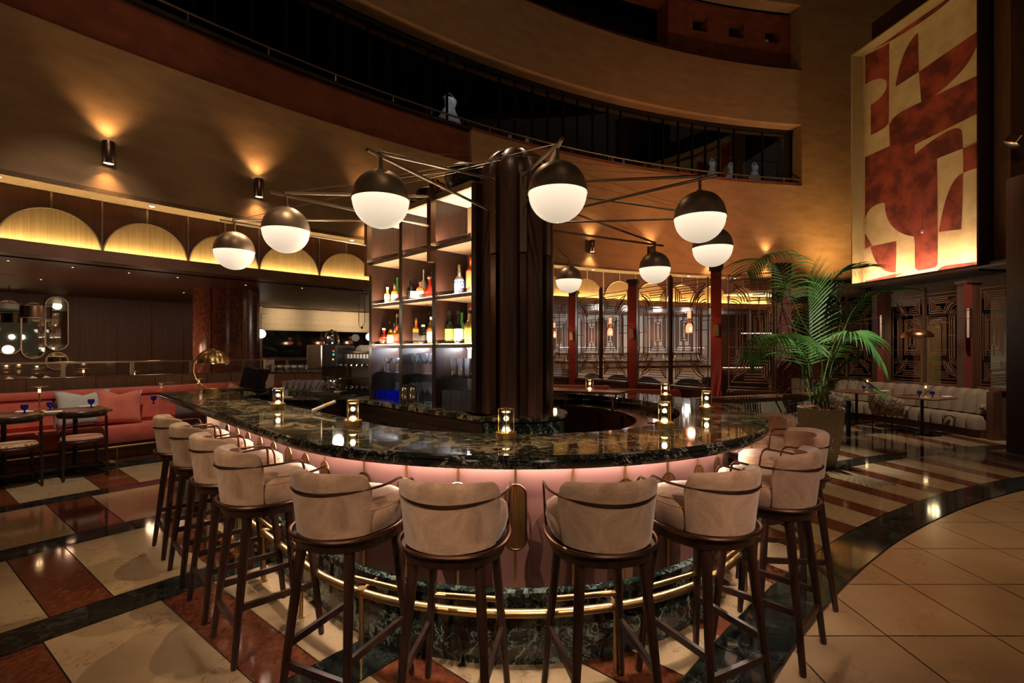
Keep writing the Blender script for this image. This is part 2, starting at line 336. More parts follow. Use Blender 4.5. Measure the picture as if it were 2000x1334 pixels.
# ---------------------------------------------------------------- floor
def build_floor():
    T = MB()                                                    # 0 grout bed, 1 cream, 2 rust, 3 dark band, 4 beige
    T.mat(0).box(2, 9, -.06, 60, 56, .1)
    G = .0035
    bands = [(13.2, 13.5), (14.6, 14.87), (16.15, 16.43), (17.67, 17.95), (19.15, 19.4), (20.42, 20.85)]
    def patch(r0, r1, f0, f1, mi, sk0=0.0, sk1=0.0):           # f0,f1 azimuths at r0; sk = how the edge drifts per metre of radius
        n = max(1, int(math.ceil(abs(f1 - f0) / 1.0))); T.mat(mi); g = degrees(G / r0)
        lo = [pol(f0 + g + (f1 - f0 - 2 * g) * i / n, r0 + G) for i in range(n + 1)]
        hi = [pol(f0 + g + (f1 - f0 - 2 * g) * i / n + (sk0 + (sk1 - sk0) * i / n) * (r1 - r0), r1 - G) for i in range(n + 1)]
        vs = [(x, y, 0) for x, y in lo] + [(x, y, 0) for x, y in hi]
        T.add(vs, [(i, i + 1, n + 2 + i, n + 1 + i) for i in range(n)])
    for r0, r1 in bands:
        a = 10.0
        while a < 110: patch(r0, r1, a, a + 5.7, 3); a += 5.7
    rings = [(13.5, 14.6, 38.95), (14.87, 16.15, 37.57), (16.43, 17.67, 36.0), (17.95, 19.15, 37.4), (19.4, 20.42, 38.78)]
    per = 2.84
    for r0, r1, s0 in rings:
        k = -9; edges = []
        while s0 + per * k < 46.5: edges.append((s0 + per * k, s0 + per * k + 1.0, 0.0)); k += 1
        if r0 < 16.2:
            drift = .82 * (r0 - 13.5); k = 0
            while 53.75 - per * 3 + per * k + drift < 47.5: k += 1
            kk = k
            while True:
                s = 53.75 - per * 3 + per * kk + drift
                if s > 106: break
                edges.append((s, s + 1.03, .82)); kk += 1
        else:
            while s0 + per * k < 108: edges.append((s0 + per * k, s0 + per * k + 1.0, 0.0)); k += 1
        for i, (a, b, sk) in enumerate(edges):
            patch(r0, r1, a, b, 2, sk, sk)
            if i + 1 < len(edges):
                c, _, sk2 = edges[i + 1]
                if c > b: patch(r0, r1, b, c, 1, sk, sk2)
    # limestone grid inside the inner band
    s = .557; T.mat(4)
    for i in range(-4, 40):
        for j in range(-16, 26):
            x0, y0 = 1.967 + s * i - s * 12, 2.533 + s * j
            poly = [(x0 + G, y0 + G), (x0 + s - G, y0 + G), (x0 + s - G, y0 + s - G), (x0 + G, y0 + s - G)]
            rr = [hypot(x - CX, y - CY) for x, y in poly]
            if min(rr) >= 13.19: continue
            if max(rr) > 13.19:                                # clip against the circle
                out = []
                for q in range(4):
                    p0, p1 = poly[q], poly[(q + 1) % 4]; i0 = rr[q] <= 13.19; i1 = rr[(q + 1) % 4] <= 13.19
                    if i0: out.append(p0)
                    if i0 != i1:
                        lo, hi = 0., 1.
                        for _ in range(24):
                            m = (lo + hi) / 2; px, py = p0[0] + (p1[0] - p0[0]) * m, p0[1] + (p1[1] - p0[1]) * m
                            if (hypot(px - CX, py - CY) <= 13.19) == i0: lo = m
                            else: hi = m
                        out.append((p0[0] + (p1[0] - p0[0]) * lo, p0[1] + (p1[1] - p0[1]) * lo))
                poly = out
            if len(poly) >= 3: T.add([(x, y, 0) for x, y in poly], [tuple(range(len(poly)))])
    # lounge floor beyond the last band
    T.mat(1)
    for k in range(36):
        for j, (r0, r1) in enumerate(((20.85, 21.6), (21.6, 22.5), (22.5, 23.5), (23.5, 24.5), (24.5, 26.0))):
            patch(r0, r1, 28 + 2 * k, 30 + 2 * k, 1 if (k + j) % 2 else 2)
    o = struct('floor', T, [M['grout'], M['cream_tile'], M['rust_tile'], M['dark_tile'], M['beige_tile']], smooth=0)
build_floor()

# ---------------------------------------------------------------- atrium walls
RW = 20.45
PIER, END, NOTCH = 82.4, 92.0, 55.7
b = MB()
b.sector(RW, RW + .35, 3.5, 5.33, 18, NOTCH)
b.sector(RW, RW + .35, 3.5, 6.02, NOTCH, PIER)
b.sector(RW, RW + .35, 7.7, 9.2, 18, PIER)
b.sector(RW, RW + .35, 11.0, 14.5, 18, PIER)
b.sector(RW, RW + 1.0, 3.5, 14.5, PIER, END, 1.0)
struct('wall_atrium', b, M['stucco'])
b = MB(); b.sector(RW + .14, RW + .35, 5.33, 6.06, 18, NOTCH); b.sector(RW + .03, RW + .3, 6.02, 6.10, NOTCH, PIER); struct('trim_1', b, M['redplaster'])
# upper red recess with a dark opening and three square holes
b = MB(); R2 = RW + .45
P = lambda px: phi_of(px, R2)
h = [(P(1305), None)]
b.sector(R2, R2 + .5, 9.2, 9.62, 18, P(1305)); b.sector(R2, R2 + .5, 10.9, 11.2, 18, P(1305))
holes = [(P(1353), P(1382)), (P(1424), P(1453)), (P(1494), P(1524))]
prev = P(1305)
for a0, a1 in holes:
    b.sector(R2, R2 + .5, 9.2, 11.0, prev, a0); b.sector(R2, R2 + .5, 9.2, 10.2, a0, a1); b.sector(R2, R2 + .5, 10.62, 11.0, a0, a1); prev = a1
b.sector(R2, R2 + .5, 9.2, 11.0, prev, PIER + .3)
struct('trim_2', b, M['redplaster'])
b = MB(); b.sector(R2 + .3, R2 + 1.4, 11.2, 11.3, 18, PIER); b.sector(R2 + .3, R2 + 1.4, 8.9, 9.0, 18, PIER); b.sector(R2 + 1.2, R2 + 1.4, 9.0, 11.2, 18, PIER); b.sector(RW + 3.0, RW + 3.2, 5.9, 7.9, 18, PIER + .5); b.sector(RW + .3, RW + 3.2, 5.9, 6.0, 18, PIER + .5); b.sector(RW + .3, RW + 3.2, 7.8, 7.9, 18, PIER + .5)
b.box(13.2, 13.5, 9, 3.0, .3, 12.0)
struct('wall_upper_back', b, M['void'])
b = MB(); b.sector(2, RW + 4, 14.5, 14.7, 10, 110, 4); struct('ceiling_atrium', b, M['void'])
# balcony glazing: panes between slim posts, hand rail
RG = RW + .38
edges_px = [-60, 30, 110, 190, 270, 345, 378, 420, 490, 560, 600, 650, 676, 720, 759, 796, 838, 873, 909, 975, 1005, 1040, 1070, 1100, 1128, 1158, 1187, 1213, 1268, 1295, 1325, 1352, 1378, 1404, 1434, 1489, 1545]
eph = sorted(phi_of(p, RG) for p in edges_px if p > -50)
eph = [20, 22.4, 24.6, 26.8, 29.0, 31.0, 33.0] + [e for e in eph if e > 34] + [PIER]
win = thing('balcony_window', 'long curved row of dark glass panes behind the balcony rail', 'window'); win['kind'] = 'structure'
for i in range(len(eph) - 1):
    MB().sector(RG, RG + .012, 6.1, 7.62, eph[i] + .03, eph[i + 1] - .03).build('pane', M['glassdark'], win)
    x, y = pol(eph[i], RG); MB().box(x, y, 6.86, .035, .05, 1.55, radians(90 - eph[i])).build('mullion', M['matteblack'], win)
b = MB(); b.sector(RG - .03, RG + .05, 7.60, 7.72, 18, PIER); b.build('head_frame', M['black'], win)
hr = MB(); hr.tube([(*pol(a, RW + .06), 6.22) for a in [18 + k for k in range(64)] + [PIER]], .022, 8)
for a in range(18, 83, 3): hr.cyl((*pol(a, RW + .06), 6.07), .010, .15, 8)
tag(hr.build('hand_rail', M['bronze2']), 'slim bronze hand rail running along the curved balcony', 'hand rail')
b = MB(); b.sector(RW + .0, RW + .16, 6.05, 6.075, 18, NOTCH); struct('trim_3', b, M['black'])

# gowns on rails behind the balcony glass
M['gown'] = mottled('white_gown_fabric', (.42, .40, .40), (.66, .64, .64), 14, .8)
def gown(px, w, z0, z1, label, grp, shade=0):
    a = phi_of(px, RW + 1.1); x, y = pol(a, RW + 1.1); t = thing('wedding_gown', label, 'dress', (x, y, z0), radians(90 - a), grp)
    hh = z1 - z0; prof = [(w * .5, 0), (w * .46, hh * .2), (w * .34, hh * .45), (w * .20, hh * .66), (w * .17, hh * .72), (w * .24, hh * .88), (w * .20, hh * .93)]
    rings = []
    for r, z in prof: rings.append([(r * (1 + .10 * sin(7 * j * 2 * pi / 28) * (1 - z / hh)) * cos(2 * pi * j / 28), .55 * r * (1 + .12 * sin(7 * j * 2 * pi / 28) * (1 - z / hh)) * sin(2 * pi * j / 28), z) for j in range(28)])
    MB().loft(rings).build('skirt', M['gown'], t)
    s = MB(); s.tube([(-w * .15, 0, hh * .92), (-w * .12, 0, hh), (0, 0, hh * 1.05)], .012, 6); s.tube([(w * .15, 0, hh * .92), (w * .12, 0, hh), (0, 0, hh * 1.05)], .012, 6); s.build('strap', M['gown'], t)
    s = MB(); s.tube([(0, 0, hh * 1.05), (0, 0, hh * 1.05 + .10)], .006, 6); s.build('hanger', M['black'], t)
G1 = 'white gowns hanging behind the balcony glass'
gown(878, .78, 6.2, 7.22, 'white gown with the fullest skirt, alone left of the tall column', G1)
gown(838, .40, 6.2, 6.85, 'small pale dress hanging left of the full-skirted gown', G1)
gown(996, .26, 6.1, 6.7, 'narrow cream gown behind the glass above the column top', G1)
gown(1030, .24, 6.1, 6.75, 'narrow cream gown just right of the one above the column top', G1)
gown(1196, .22, 6.1, 6.65, 'left one of two narrow gowns right of the nearest globe lamp', G1)
gown(1218, .24, 6.1, 6.65, 'right one of two narrow gowns right of the nearest globe lamp', G1)
gown(1391, .46, 6.2, 7.0, 'white gown at the left of the four near the pier', G1)
gown(1428, .48, 6.2, 6.95, 'layered white gown second of the four near the pier', G1)
gown(1474, .52, 6.2, 7.0, 'widest white gown third of the four near the pier', G1)
gown(1515, .30, 6.2, 6.85, 'slim white gown closest to the pier', G1)
for k, (p0, p1, lab) in enumerate(((800, 905, 'black clothes rail holding two gowns left of the column'), (950, 1075, 'black clothes rail with gowns above the column top'), (1360, 1535, 'long clothes rail carrying four gowns near the pier'))):
    r = MB(); a0, a1 = phi_of(p0, RW + 1.1), phi_of(p1, RW + 1.1); zt = 7.05
    r.tube([(*pol(a0 + (a1 - a0) * i / 8, RW + 1.1), zt + .08 * sin(pi * i / 8)) for i in range(9)], .012, 6)
    for a in (a0, a1): r.tube([(*pol(a, RW + 1.1), 6.02), (*pol(a, RW + 1.1), zt)], .012, 6)
    tag(r.build('clothes_rail', M['black'], origin=(*pol(a0, RW + 1.1), 6.02)), lab, 'clothes rail', 'clothes rails on the balcony')
for px in (880, 1010, 1205, 1391, 1430, 1474, 1515):
    a = phi_of(px, RW + 1.1); spot((*pol(a, RW + .75), 7.62), (*pol(a, RW + 1.15), 6.3), 34 if px > 1300 else 26, 60, 1, (1, .90, .80), .02, 'gown_fill')  # added fill so the gowns show behind the glass

# soffit, arch wall, cove ledge
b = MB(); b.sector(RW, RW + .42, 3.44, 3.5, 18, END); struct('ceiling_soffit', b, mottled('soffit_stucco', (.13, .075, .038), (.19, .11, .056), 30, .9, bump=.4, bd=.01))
RA = RW + .38
b = MB(); b.sector(RA, RA + .12, 2.6, 3.46, 18, END); frieze = struct('wall_frieze', b, M['walnut'])
b = MB(); b.sector(RW + .06, RA + .05, 2.63, 2.70, 18, END); b.sector(RW + .04, RW + .08, 2.60, 2.745, 18, END); struct('trim_4', b, M['ceilwood'])
b = MB(); b.sector(RW + .315, RW + .335, 2.702, 2.712, 18, 92, 1.0)
o = tag(b.build('cove_light_strip', M['led_cove']), 'warm light strip hidden in the curved ledge below the arches', 'light strip')
arch0, pa = 39.56, 2.66
def arch(c, idx):
    t = None
    hw, hz = pa / 2 * .985, .53
    def pt(k, n, rr):                                            # local coordinates relative to the empty
        th = pi * k / n; a = c - hw * cos(th) * 1.0; z = 2.74 + (hz - .04) * sin(th)
        return a, z
    n = 28; front = []; back = []
    def loc(a, r, z): return (*pol(a, r), z)
    pts = [(c - hw, 2.70)] + [pt(k, n, 0) for k in range(n + 1)] + [(c + hw, 2.70)]
    m = MB(); N = len(pts); top = [loc(a, RA - .022, z) for a, z in pts]; bot = [loc(a, RA - .022, 2.70) for a, z in pts]; bk = [loc(a, RA, z) for a, z in pts]
    m.add(top + bot + bk, [(i, i + 1, N + i + 1, N + i) for i in range(N - 1)] + [(2 * N + i, 2 * N + i + 1, i + 1, i) for i in range(N - 1)])
    t = m.build('arch_panel', M['archwood'], frieze)
    e = MB(); e.tube([loc(a, RA - .026, z) for a, z in pts], .009, 6); e.build('brass_edge', M['bronze2'], t)
    return t
for k in range(-5, 20):
    c = arch0 - pa / 2 + pa * k
    if c > 90: break
    arch(c, k)
words = ['first', 'second', 'third', 'fourth', 'fifth', 'sixth', 'seventh', 'eighth', 'ninth', 'tenth', 'eleventh', 'twelfth', 'thirteenth']
b = MB()
for k in range(-10, 40):
    a = arch0 - pa / 2 + pa / 2 * k
    if a > 91: break
    z0 = 3.24 if k % 2 == 0 else 2.76
    b.box(*pol(a, RA - .006), (z0 + 3.44) / 2, .022, .02, 3.44 - z0, radians(90 - a))
struct('trim_5', b, M['bronze2'])
# soffit downlights
for k in range(12):
    a = 36.9 + 4.0 * k
    if a > 80: break
    x, y = pol(a, RW + .14); m = MB(); m.cyl((x, y, 3.433), .035, .007, 14); m.mat(1).cyl((x, y, 3.428), .022, .006, 12)
    px = 1000 + F * x / y
    tag(m.build('recessed_downlight', [M['white'], M['bulb']], origin=(x, y, 3.44)), 'small round downlight, %s from the left in the curved soffit' % words[k], 'downlight', 'downlights in the curved soffit')

for px, py, lab in ((16, 508, 'nearest the ledge at the far left edge'), (142, 521, 'second along the row nearest the ledge'), (252, 532, 'third along the row nearest the ledge'), (347, 541, 'fourth along the row nearest the ledge'),
                    (80, 545, 'at left in the inner row, above the mirrors'), (359, 571, 'in the inner row just left of the red pillar'), (590, 562, 'above the window blind'), (480, 556, 'beside the head of the red pillar')):
    d = 1.1 * F / (HOR - py); x = (px - 1000) * d / F; m = MB(); m.cyl((x, d, 2.592), .022, .008, 12); m.mat(1).cyl((x, d, 2.588), .010, .006, 10)
    tag(m.build('recessed_downlight', [M['bronze'], M['tlamp']], origin=(x, d, 2.6)), 'tiny lounge ceiling downlight ' + lab, 'downlight', 'tiny downlights in the lounge ceiling')
# up and down wall sconces
for k in range(9):
    a = 39.5 + 4.97 * k; x, y = pol(a, RW - .10)
    t = thing('wall_sconce', 'dark cylindrical up and down wall light, %s from the left on the tan wall' % words[k], 'wall light', (x, y, 3.94), radians(90 - a), 'wall lights along the tan wall')
    m = MB(); m.lathe([(.050, -.12), (.062, -.14), (.065, -.135), (.065, .135), (.062, .14), (.050, .12)], seg=24); m.build('body', M['bronze'], t)
    m = MB(); m.cyl((0, 0, -.128), .05, .006, 20); m.build('lens', M['bulb'], t)
    m = MB(); m.cyl((0, 0, .122), .05, .006, 20); m.build('lens', M['bulb'], t)
    m = MB(); m.box(0, .08, 0, .05, .05, .08); m.build('wall_bracket', M['bronze'], t)
    for s in (-1, 1):
        spot((x, y, 3.94 + .15 * s), (x, y, 3.94 + 3 * s), 34 if s > 0 else 24, 100, .9, (1, .58, .24), .03, 'sconce_light')

# low lounge ceiling and back walls
b = MB(); b.sector(RW + .10, 26.2, 2.60, 2.63, 18, 96); struct('ceiling_lounge', b, M['ceilwood'])
RB = 26.0
wx0, wx1 = phi_of(508, RB), phi_of(735, RB)
b = MB(); b.sector(RB, RB + .2, 0, 2.7, 18, wx0); struct('wall_back_left', b, M['walnut'])
b = MB(); b.sector(RB, RB + .2, 0, .9, wx0, 74); b.sector(RB, RB + .2, 2.55, 2.7, wx0, 74); b.sector(RB - .05, RB + .02, .9, .96, wx0, wx1 + 3); struct('wall_window', b, M['walnut'])
b = MB(); b.sector(RB + .02, RB + .04, .9, 2.55, wx0, 74); o = struct('window_1', b, M['night'])
b = MB()
for px in (508, 640, 735):
    a = phi_of(px, RB); b.box(*pol(a, RB - .03), 1.75, .07, .08, 1.7, radians(90 - a))
struct('trim_6', b, M['bronze2'])
for k in range(-3, 9):
    pass
b = MB()
for k in range(14):
    a = 30 + 1.35 * k
    if a > wx0: break
    b.box(*pol(a, RB - .004), 1.35, .012, .012, 2.6, radians(90 - a))
struct('trim_7', b, M['darkwood'])
for px, p_ in ((40, 5), (200, 5), (330, 4), (460, 5)):
    a = phi_of(px, 23.6); spot((*pol(a, 23.4), 2.55), (*pol(a, 25.2), .2), p_ * 4, 130, 1., (1, .66, .42), .08, 'lounge_wall_fill')  # added fill for the lounge back wall, no fitting modelled
for px in (-40, 130, 300, 450): point((*pol(phi_of(px, 22.6), 22.6), 1.5), 7, (1, .58, .34), .1, 'lounge_ceiling_fill')  # added fill that brightens the lounge ceiling, no fitting modelled
# white bar wall seen through the screens, right part
RC = 23.6
a0, a1 = phi_of(1085, RC), phi_of(1400, RC)
M['palewall'] = plain('pale_panel', (.62, .60, .56), .6)
b = MB(); b.sector(RC, RC + .2, 0, 2.7, a0 - 3, a1); struct('wall_back_middle', b, M['palewall'])
b = MB(); b.sector(RC - .2, RC + .2, 0, 2.7, a1, 93); struct('wall_back_right', b, M['walnut'])
for i in range(9):
    a = a0 + (a1 - a0) * i / 9; 
b = MB()
for i in range(22):
    a = a0 - 2 + (a1 - a0 + 2) * i / 21; b.box(*pol(a, RC - .01), 1.95, .015, .03, 1.4, radians(90 - a))
struct('trim_8', b, M['bronze'])
# back bar counter and lit shelves beyond the screens
t = thing('lounge_bar', 'white lit bar with shelves seen through the metal screens', 'bar', (*pol((a0 + a1) / 2, RC - .4), 0))
def rel(mb, name, mat, par): 
    o = mb.build(name, mat, par); o.location = (-par.location.x, -par.location.y, -par.location.z); return o
m = MB(); m.sector(RC - .9, RC - .35, 0, .95, a0, a1 - 1.5); rel(m, 'bar_front', M['white'], t)
m = MB(); m.sector(RC - .95, RC - .3, .95, 1.0, a0, a1 - 1.4); rel(m, 'worktop', M['chrome'], t)
for z in (1.15, 1.4):
    m = MB(); m.sector(RC - .25, RC - .01, z, z + .03, a0, a1 - 1.5); rel(m, 'shelf', M['white'], t)
m = MB(); m.sector(RC - .26, RC - .25, 1.56, 1.575, a0, a1 - 1.5); rel(m, 'light_strip', emis('bar_back_led', (1, .93, .85), 3), t)
m = MB(); m.sector(RC - 1.02, RC - 1.0, .62, .64, 60, a1 + 12); 
for i in range(24):
    a = a0 + .3 + (a1 - a0 - 2.2) * i / 23; z = 1.18 if i % 2 else 1.43
    x, y = pol(a, RC - .15); m = MB(); m.lathe([(.03, 0), (.032, .1), (.012, .14), (.012, .19)], seg=10)
    tag(m.build('bottle', [M['glass2'], M['brassd'], M['white']][i % 3], origin=None), 'small bottle on the lit shelves behind the metal screens', 'bottle', 'bottles on the far lit shelves').location = (x, y, z)
for i in range(5):
    a = a0 + (a1 - a0) * (i + .5) / 5.5; point((*pol(a, RC - 1.5), 2.4), 14, (1, .90, .80), .12, 'lounge_bar_light')
# ---------------------------------------------------------------- bar counter
def stations(u_front, u_back, step=3.0, fa=-45, ba=135):
    st = []
    n = 16
    if u_front > CU:
        for i in range(n): u = u_front + (CU - u_front) * i / n; st.append((un(u, CN), (-RT, -RT)))
    k = int((ba - fa) / step)
    for i in range(k + 1):
        a = radians(fa + (ba - fa) * i / k); st.append(((BX, BY), (sin(a), -cos(a))))
    if u_back > CU:
        for i in range(1, n + 1): u = CU + (u_back - CU) * i / n; st.append((un(u, CN), (RT, RT)))
    return st
def sweep(mb, st, prof, caps=True):
    rings = [[(c[0] + nx * r, c[1] + ny * r, z) for r, z in prof] for c, (nx, ny) in st]
    return mb.loft(rings, caps)
UE = 6.2
barT = thing('bar_counter', 'large U-shaped bar counter with green marble top and pink panelled front', 'bar counter', (0, 0, 0))
ST = stations(UE, 4.2)
m = MB(); sweep(m, ST, [(1.22, 1.01), (1.745, 1.01), (1.745, 1.05), (1.22, 1.05)])
m.build('countertop', M['top'], barT, smooth=15)
m = MB(); sweep(m, ST, [(1.69, 1.009), (1.70, 1.0), (1.72, .985), (1.745, .99), (1.757, 1.005), (1.757, 1.015), (1.748, 1.022), (1.76, 1.032), (1.757, 1.044), (1.7455, 1.0502), (1.7455, 1.009)])
m.build('edge_moulding', M['nero'], barT, smooth=30)
RP = 1.50
ST2 = stations(4.95, 4.0)
m = MB(); sweep(m, ST2, [(RP - .03, .36), (RP, .36), (RP, 1.0), (RP - .03, 1.0)]); m.build('front_panel', M['pink'], barT)
m = MB(); sweep(m, stations(6.0, 4.0), [(RP - .05, 0), (RP + .0, 0), (RP + .005, .30), (RP + .02, .315), (RP + .03, .325), (RP + .03, .355), (RP + .022, .365), (RP - .05, .37)]); m.build('plinth', M['plinth'], barT, smooth=30)
m = MB(); sweep(m, stations(4.9, 4.0), [(RP + .012, .990), (RP + .03, .990), (RP + .03, .998), (RP + .012, .998)]); m.build('light_strip', M['led_pink'], barT)
m = MB(); sweep(m, stations(4.9, 4.0), [(RP + .038, .972), (RP + .042, .972), (RP + .042, 1.0), (RP + .038, 1.0)]); m.build('light_shield', M['bronze'], barT)  # added lip that keeps the strip's light off the seats
m = MB()                                                        # marble end block
def ubox(mb, u0, u1, n0, n1, z0, z1):
    return mb.prism([un(u0, n0), un(u0, n1), un(u1, n1), un(u1, n0)][::-1] if False else [un(u0, n0), un(u0, n1), un(u1, n1), un(u1, n0)], z0, z1)
ubox(m, 4.98, 6.15, CN - 1.608, CN - RP + .2, .0, 1.0); m.build('end_panel', M['nero'], barT)
m = MB(); ubox(m, 4.90, 4.975, CN - 1.60, CN - RP + .1, 0, 1.0); m.build('end_pilaster', M['bronze2'], barT)
m = MB(); ubox(m, 5.75, 6.3, CN - 1.25, CN - .35, 1.0, 1.05); m.build('return_worktop', M['top'], barT)
m = MB(); ubox(m, 5.80, 6.2, CN - 1.25, CN - .38, 0, 1.0); m.build('return_panel', M['nero'], barT)
# inner face of the counter
m = MB(); sweep(m, stations(6.0, 4.0), [(1.26, 0.0), (1.29, 0.0), (1.29, 1.0), (1.26, 1.0)]); m.build('inner_panel', M['bronze'], barT)
m = MB(); sweep(m, stations(CU, 4.0, fa=28), [(.92, .945), (1.26, .945), (1.26, .975), (.92, .975)]); m.build('steel_worktop', M['warmsteel'], barT)
m = MB(); sweep(m, stations(CU, 4.0, fa=75), [(.97, .05), (1.26, .05), (1.26, .944), (.97, .944)]); m.build('steel_cabinet', M['steel'], barT)
m = MB()
for th in (96, 112, 128, 144): pass
for th in (92, 110, 128):
    a = radians(th); x, y = bar(th, .962); m.box(x, y, .5, .006, .012, .86, radians(th))
m.build('cabinet_gap', M['black'], barT)
# brass strips and fluted stadium inlays on every joint
def inlay(x, y, rz, idx):
    s = MB(); s.box(x + 0, y + 0, .68, .012, .010, .62, rz); s.build('brass_strip', M['brass'], barT)
    c, n = cos(rz), sin(rz)
    def L(px, py, pz): return (x + px * c - py * n, y + px * n + py * c, pz)     # local y = towards the bar centre
    hw, z0, z1 = .050, .60, .81
    pts = [(-hw, z0)] + [(-hw * cos(pi * k / 14), z1 + hw * sin(pi * k / 14)) for k in range(15)] + [(hw, z0)] + [(hw * cos(pi * k / 14), z0 - hw * sin(pi * k / 14)) for k in range(1, 14)]
    f = MB(); N = 14; rows = []
    for k in range(-N, N + 1):                                  # half-round flutes
        X = (hw - .003) * k / N; e = sqrt(max(0, hw * hw - X * X)) * .97
        d = -.0015 - .004 * abs(sin(pi * (k + N) / 4.0)); rows.append([L(X, d, z0 - e), L(X, d, z1 + e)])
    f.loft(rows, False, closed=False); fo = f.build('fluted_inlay', M['brassd'], barT)
    g = MB(); g.tube([L(px, -.003, pz) for px, pz in pts], .0042, 6, closed=True); g.build('inlay_frame', M['bronze'], fo)
for k in range(-3, 12):
    th = -.5 + 10.6 * k
    if th < -45 or th > 118: continue
    x, y = bar(th, RP + .001); inlay(x, y, radians(th), k)
u = CU + .06
while u < 4.9:
    x, y = un(u, CN - RP - .001); inlay(x, y, radians(-45), 0); u += .275
# foot rail
fr = thing('foot_rail', 'curved brass foot rail on posts around the foot of the bar', 'foot rail', (BX, BY, 0))
m = MB(); pts = [(c[0] + nx * 1.63 - BX, c[1] + ny * 1.63 - BY, .315) for c, (nx, ny) in stations(4.7, 3.6, 2.0)]
m.tube(pts, .020, 12); m.build('rail', M['brass'], fr)
posts = [(-5.8, 0), (16, 0), (38, 0), (60, 0), (82, 0), (104, 0), (-28, 0)] + [(None, 2.75), (None, 3.35), (None, 3.95), (None, 4.6)]
for th, uu in posts:
    if th is None:
        x, y = un(uu, CN - 1.63); x2, y2 = un(uu, CN - 1.51)
    else: x, y = bar(th, 1.63); x2, y2 = bar(th, 1.51)
    m = MB(); m.cyl((x - BX, y - BY, 0), .012, .30, 12); m.cyl((x - BX, y - BY, .0), .020, .006, 12); po = m.build('rail_post', M['brass'], fr)
    m = MB(); m.tube([(x - BX, y - BY, .325), (x2 - BX, y2 - BY, .34)], .009, 8); m.tube([(x - BX - .0, y - BY, .293), (x - BX, y - BY, .337)], .0235, 14); m.build('wall_bracket', M['brass'], po)

# ---------------------------------------------------------------- bar stool
def make_stool():
    t = thing('bar_stool', '', 'bar stool', (0, 0, 0), 0, 'tan velvet bar stools around the bar')
    def oval(rx, ry, z, yo=.0, n=40, p=2.35):
        o = []
        for j in range(n):
            a = 2 * pi * j / n; c, s = cos(a), sin(a); k = (abs(c) ** p + abs(s) ** p) ** (-1 / p); o.append((rx * k * c, ry * k * s + yo, z))
        return o
    m = MB(); m.loft([oval(.195, .195, .690), oval(.212, .215, .690), oval(.222, .225, .735), oval(.195, .2, .735)], True); m.build('seat_frame', M['darkwood'], t)
    m = MB(); m.tube(oval(.232, .236, .744), .0095, 8, closed=True); m.build('seat_ring', M['bronze'], t)
    m = MB(); m.loft([oval(.200, .198, .742, .02), oval(.212, .205, .765, .025), oval(.222, .212, .80, .03), oval(.220, .210, .832, .03), oval(.202, .195, .853, .03), oval(.15, .145, .863, .03), oval(.08, .08, .866, .03)], True)
    m.build('seat_cushion', M['velvet'], t)
    m = MB(); m.tube(oval(.215, .2065, .840, .03), .0035, 6, closed=True); m.build('seat_piping', M['velvet'], t)
    # wrap-around back: curved shell whose corners are rounded
    n = 30; A = radians(66); rings = []
    for i in range(n + 1):
        a = -A + 2 * A * i / n; e = abs(a) / A
        ztop = 1.012 - .018 * e * e
        if e > .82: ztop -= .055 * (1 - sqrt(max(0, 1 - ((e - .82) / .18) ** 2)))
        z0 = .748; tk = .021 * (1 - .35 * max(0, (e - .9) / .1))
        sec = []
        for k in range(9):                                      # outside going up
            w = k / 8; z = z0 + (ztop - .02 - z0) * w; r = .198 + .026 * w
            sec.append((r + tk, z))
        for k in range(1, 6):                                   # rounded top
            b_ = pi * k / 6; sec.append((.224 + tk * cos(b_), ztop - .02 + .02 * sin(b_)))
        for k in range(9):
            w = 1 - k / 8; z = z0 + (ztop - .02 - z0) * w; r = .198 + .026 * w - 2 * tk; sec.append((r, z))
        rings.append([(r * 1.0 * sin(a), -r * 1.03 * cos(a) + .004, z) for r, z in sec])
    m = MB(); m.loft(rings, True); bk = m.build('backrest', M['velvet'], t, smooth=55)
    # bronze hoop around the back turning down to the seat ring as arms
    pts = []
    B = radians(100); zz = .932; R = .240
    for i in range(33):
        a = -B + 2 * B * i / 32; e = abs(a) / B; z = zz + .012 * e * e
        pts.append((.230 * sin(a) + .006 * sin(a) ** 9, -R * 1.05 * cos(a) + .004, z))
    def drop(sg):
        x0, y0 = sg * .236 * sin(B), -R * 1.05 * cos(B) + .004
        return [(x0 - sg * .002, y0 + .025, .945), (x0 - sg * .006, y0 + .042, .930), (x0 - sg * .010, y0 + .050, .905), (x0 - sg * .022, y0 + .062, .75)]
    m = MB(); m.tube(list(reversed(drop(-1))) + pts + drop(1), .0058, 8); m.build('hoop', M['bronze'], t)
    tops = {(-1, -1): (-.135, -.14), (1, -1): (.135, -.14), (-1, 1): (-.14, .14), (1, 1): (.14, .14)}
    feet = {(-1, -1): (-.19, -.215), (1, -1): (.19, -.215), (-1, 1): (-.195, .20), (1, 1): (.195, .20)}
    def onleg(k, z): w = 1 - z / .70; return (tops[k][0] + (feet[k][0] - tops[k][0]) * w, tops[k][1] + (feet[k][1] - tops[k][1]) * w, z)
    for k in tops:
        m = MB(); m.tube([onleg(k, z) for z in (0, .012, .35, .69)], [.0125, .015, .0195, .023], 12); m.build('leg', M['darkwood'], t)
    def st(a, b_, z0, mat, nm, sq=1.5, r=.010):
        m = MB(); m.tube([onleg(a, z0), onleg(b_, z0)], r, 8, sq=sq); m.build(nm, mat, t)
    st((-1, -1), (1, -1), .19, M['darkwood'], 'stretcher'); st((-1, -1), (-1, 1), .27, M['darkwood'], 'stretcher'); st((1, -1), (1, 1), .27, M['darkwood'], 'stretcher')
    m = MB(); p, q = onleg((-1, 1), .40), onleg((1, 1), .40); m.tube([p, q], .0125, 12); m.build('foot_bar', M['brass'], t)
    return t
stool = make_stool()
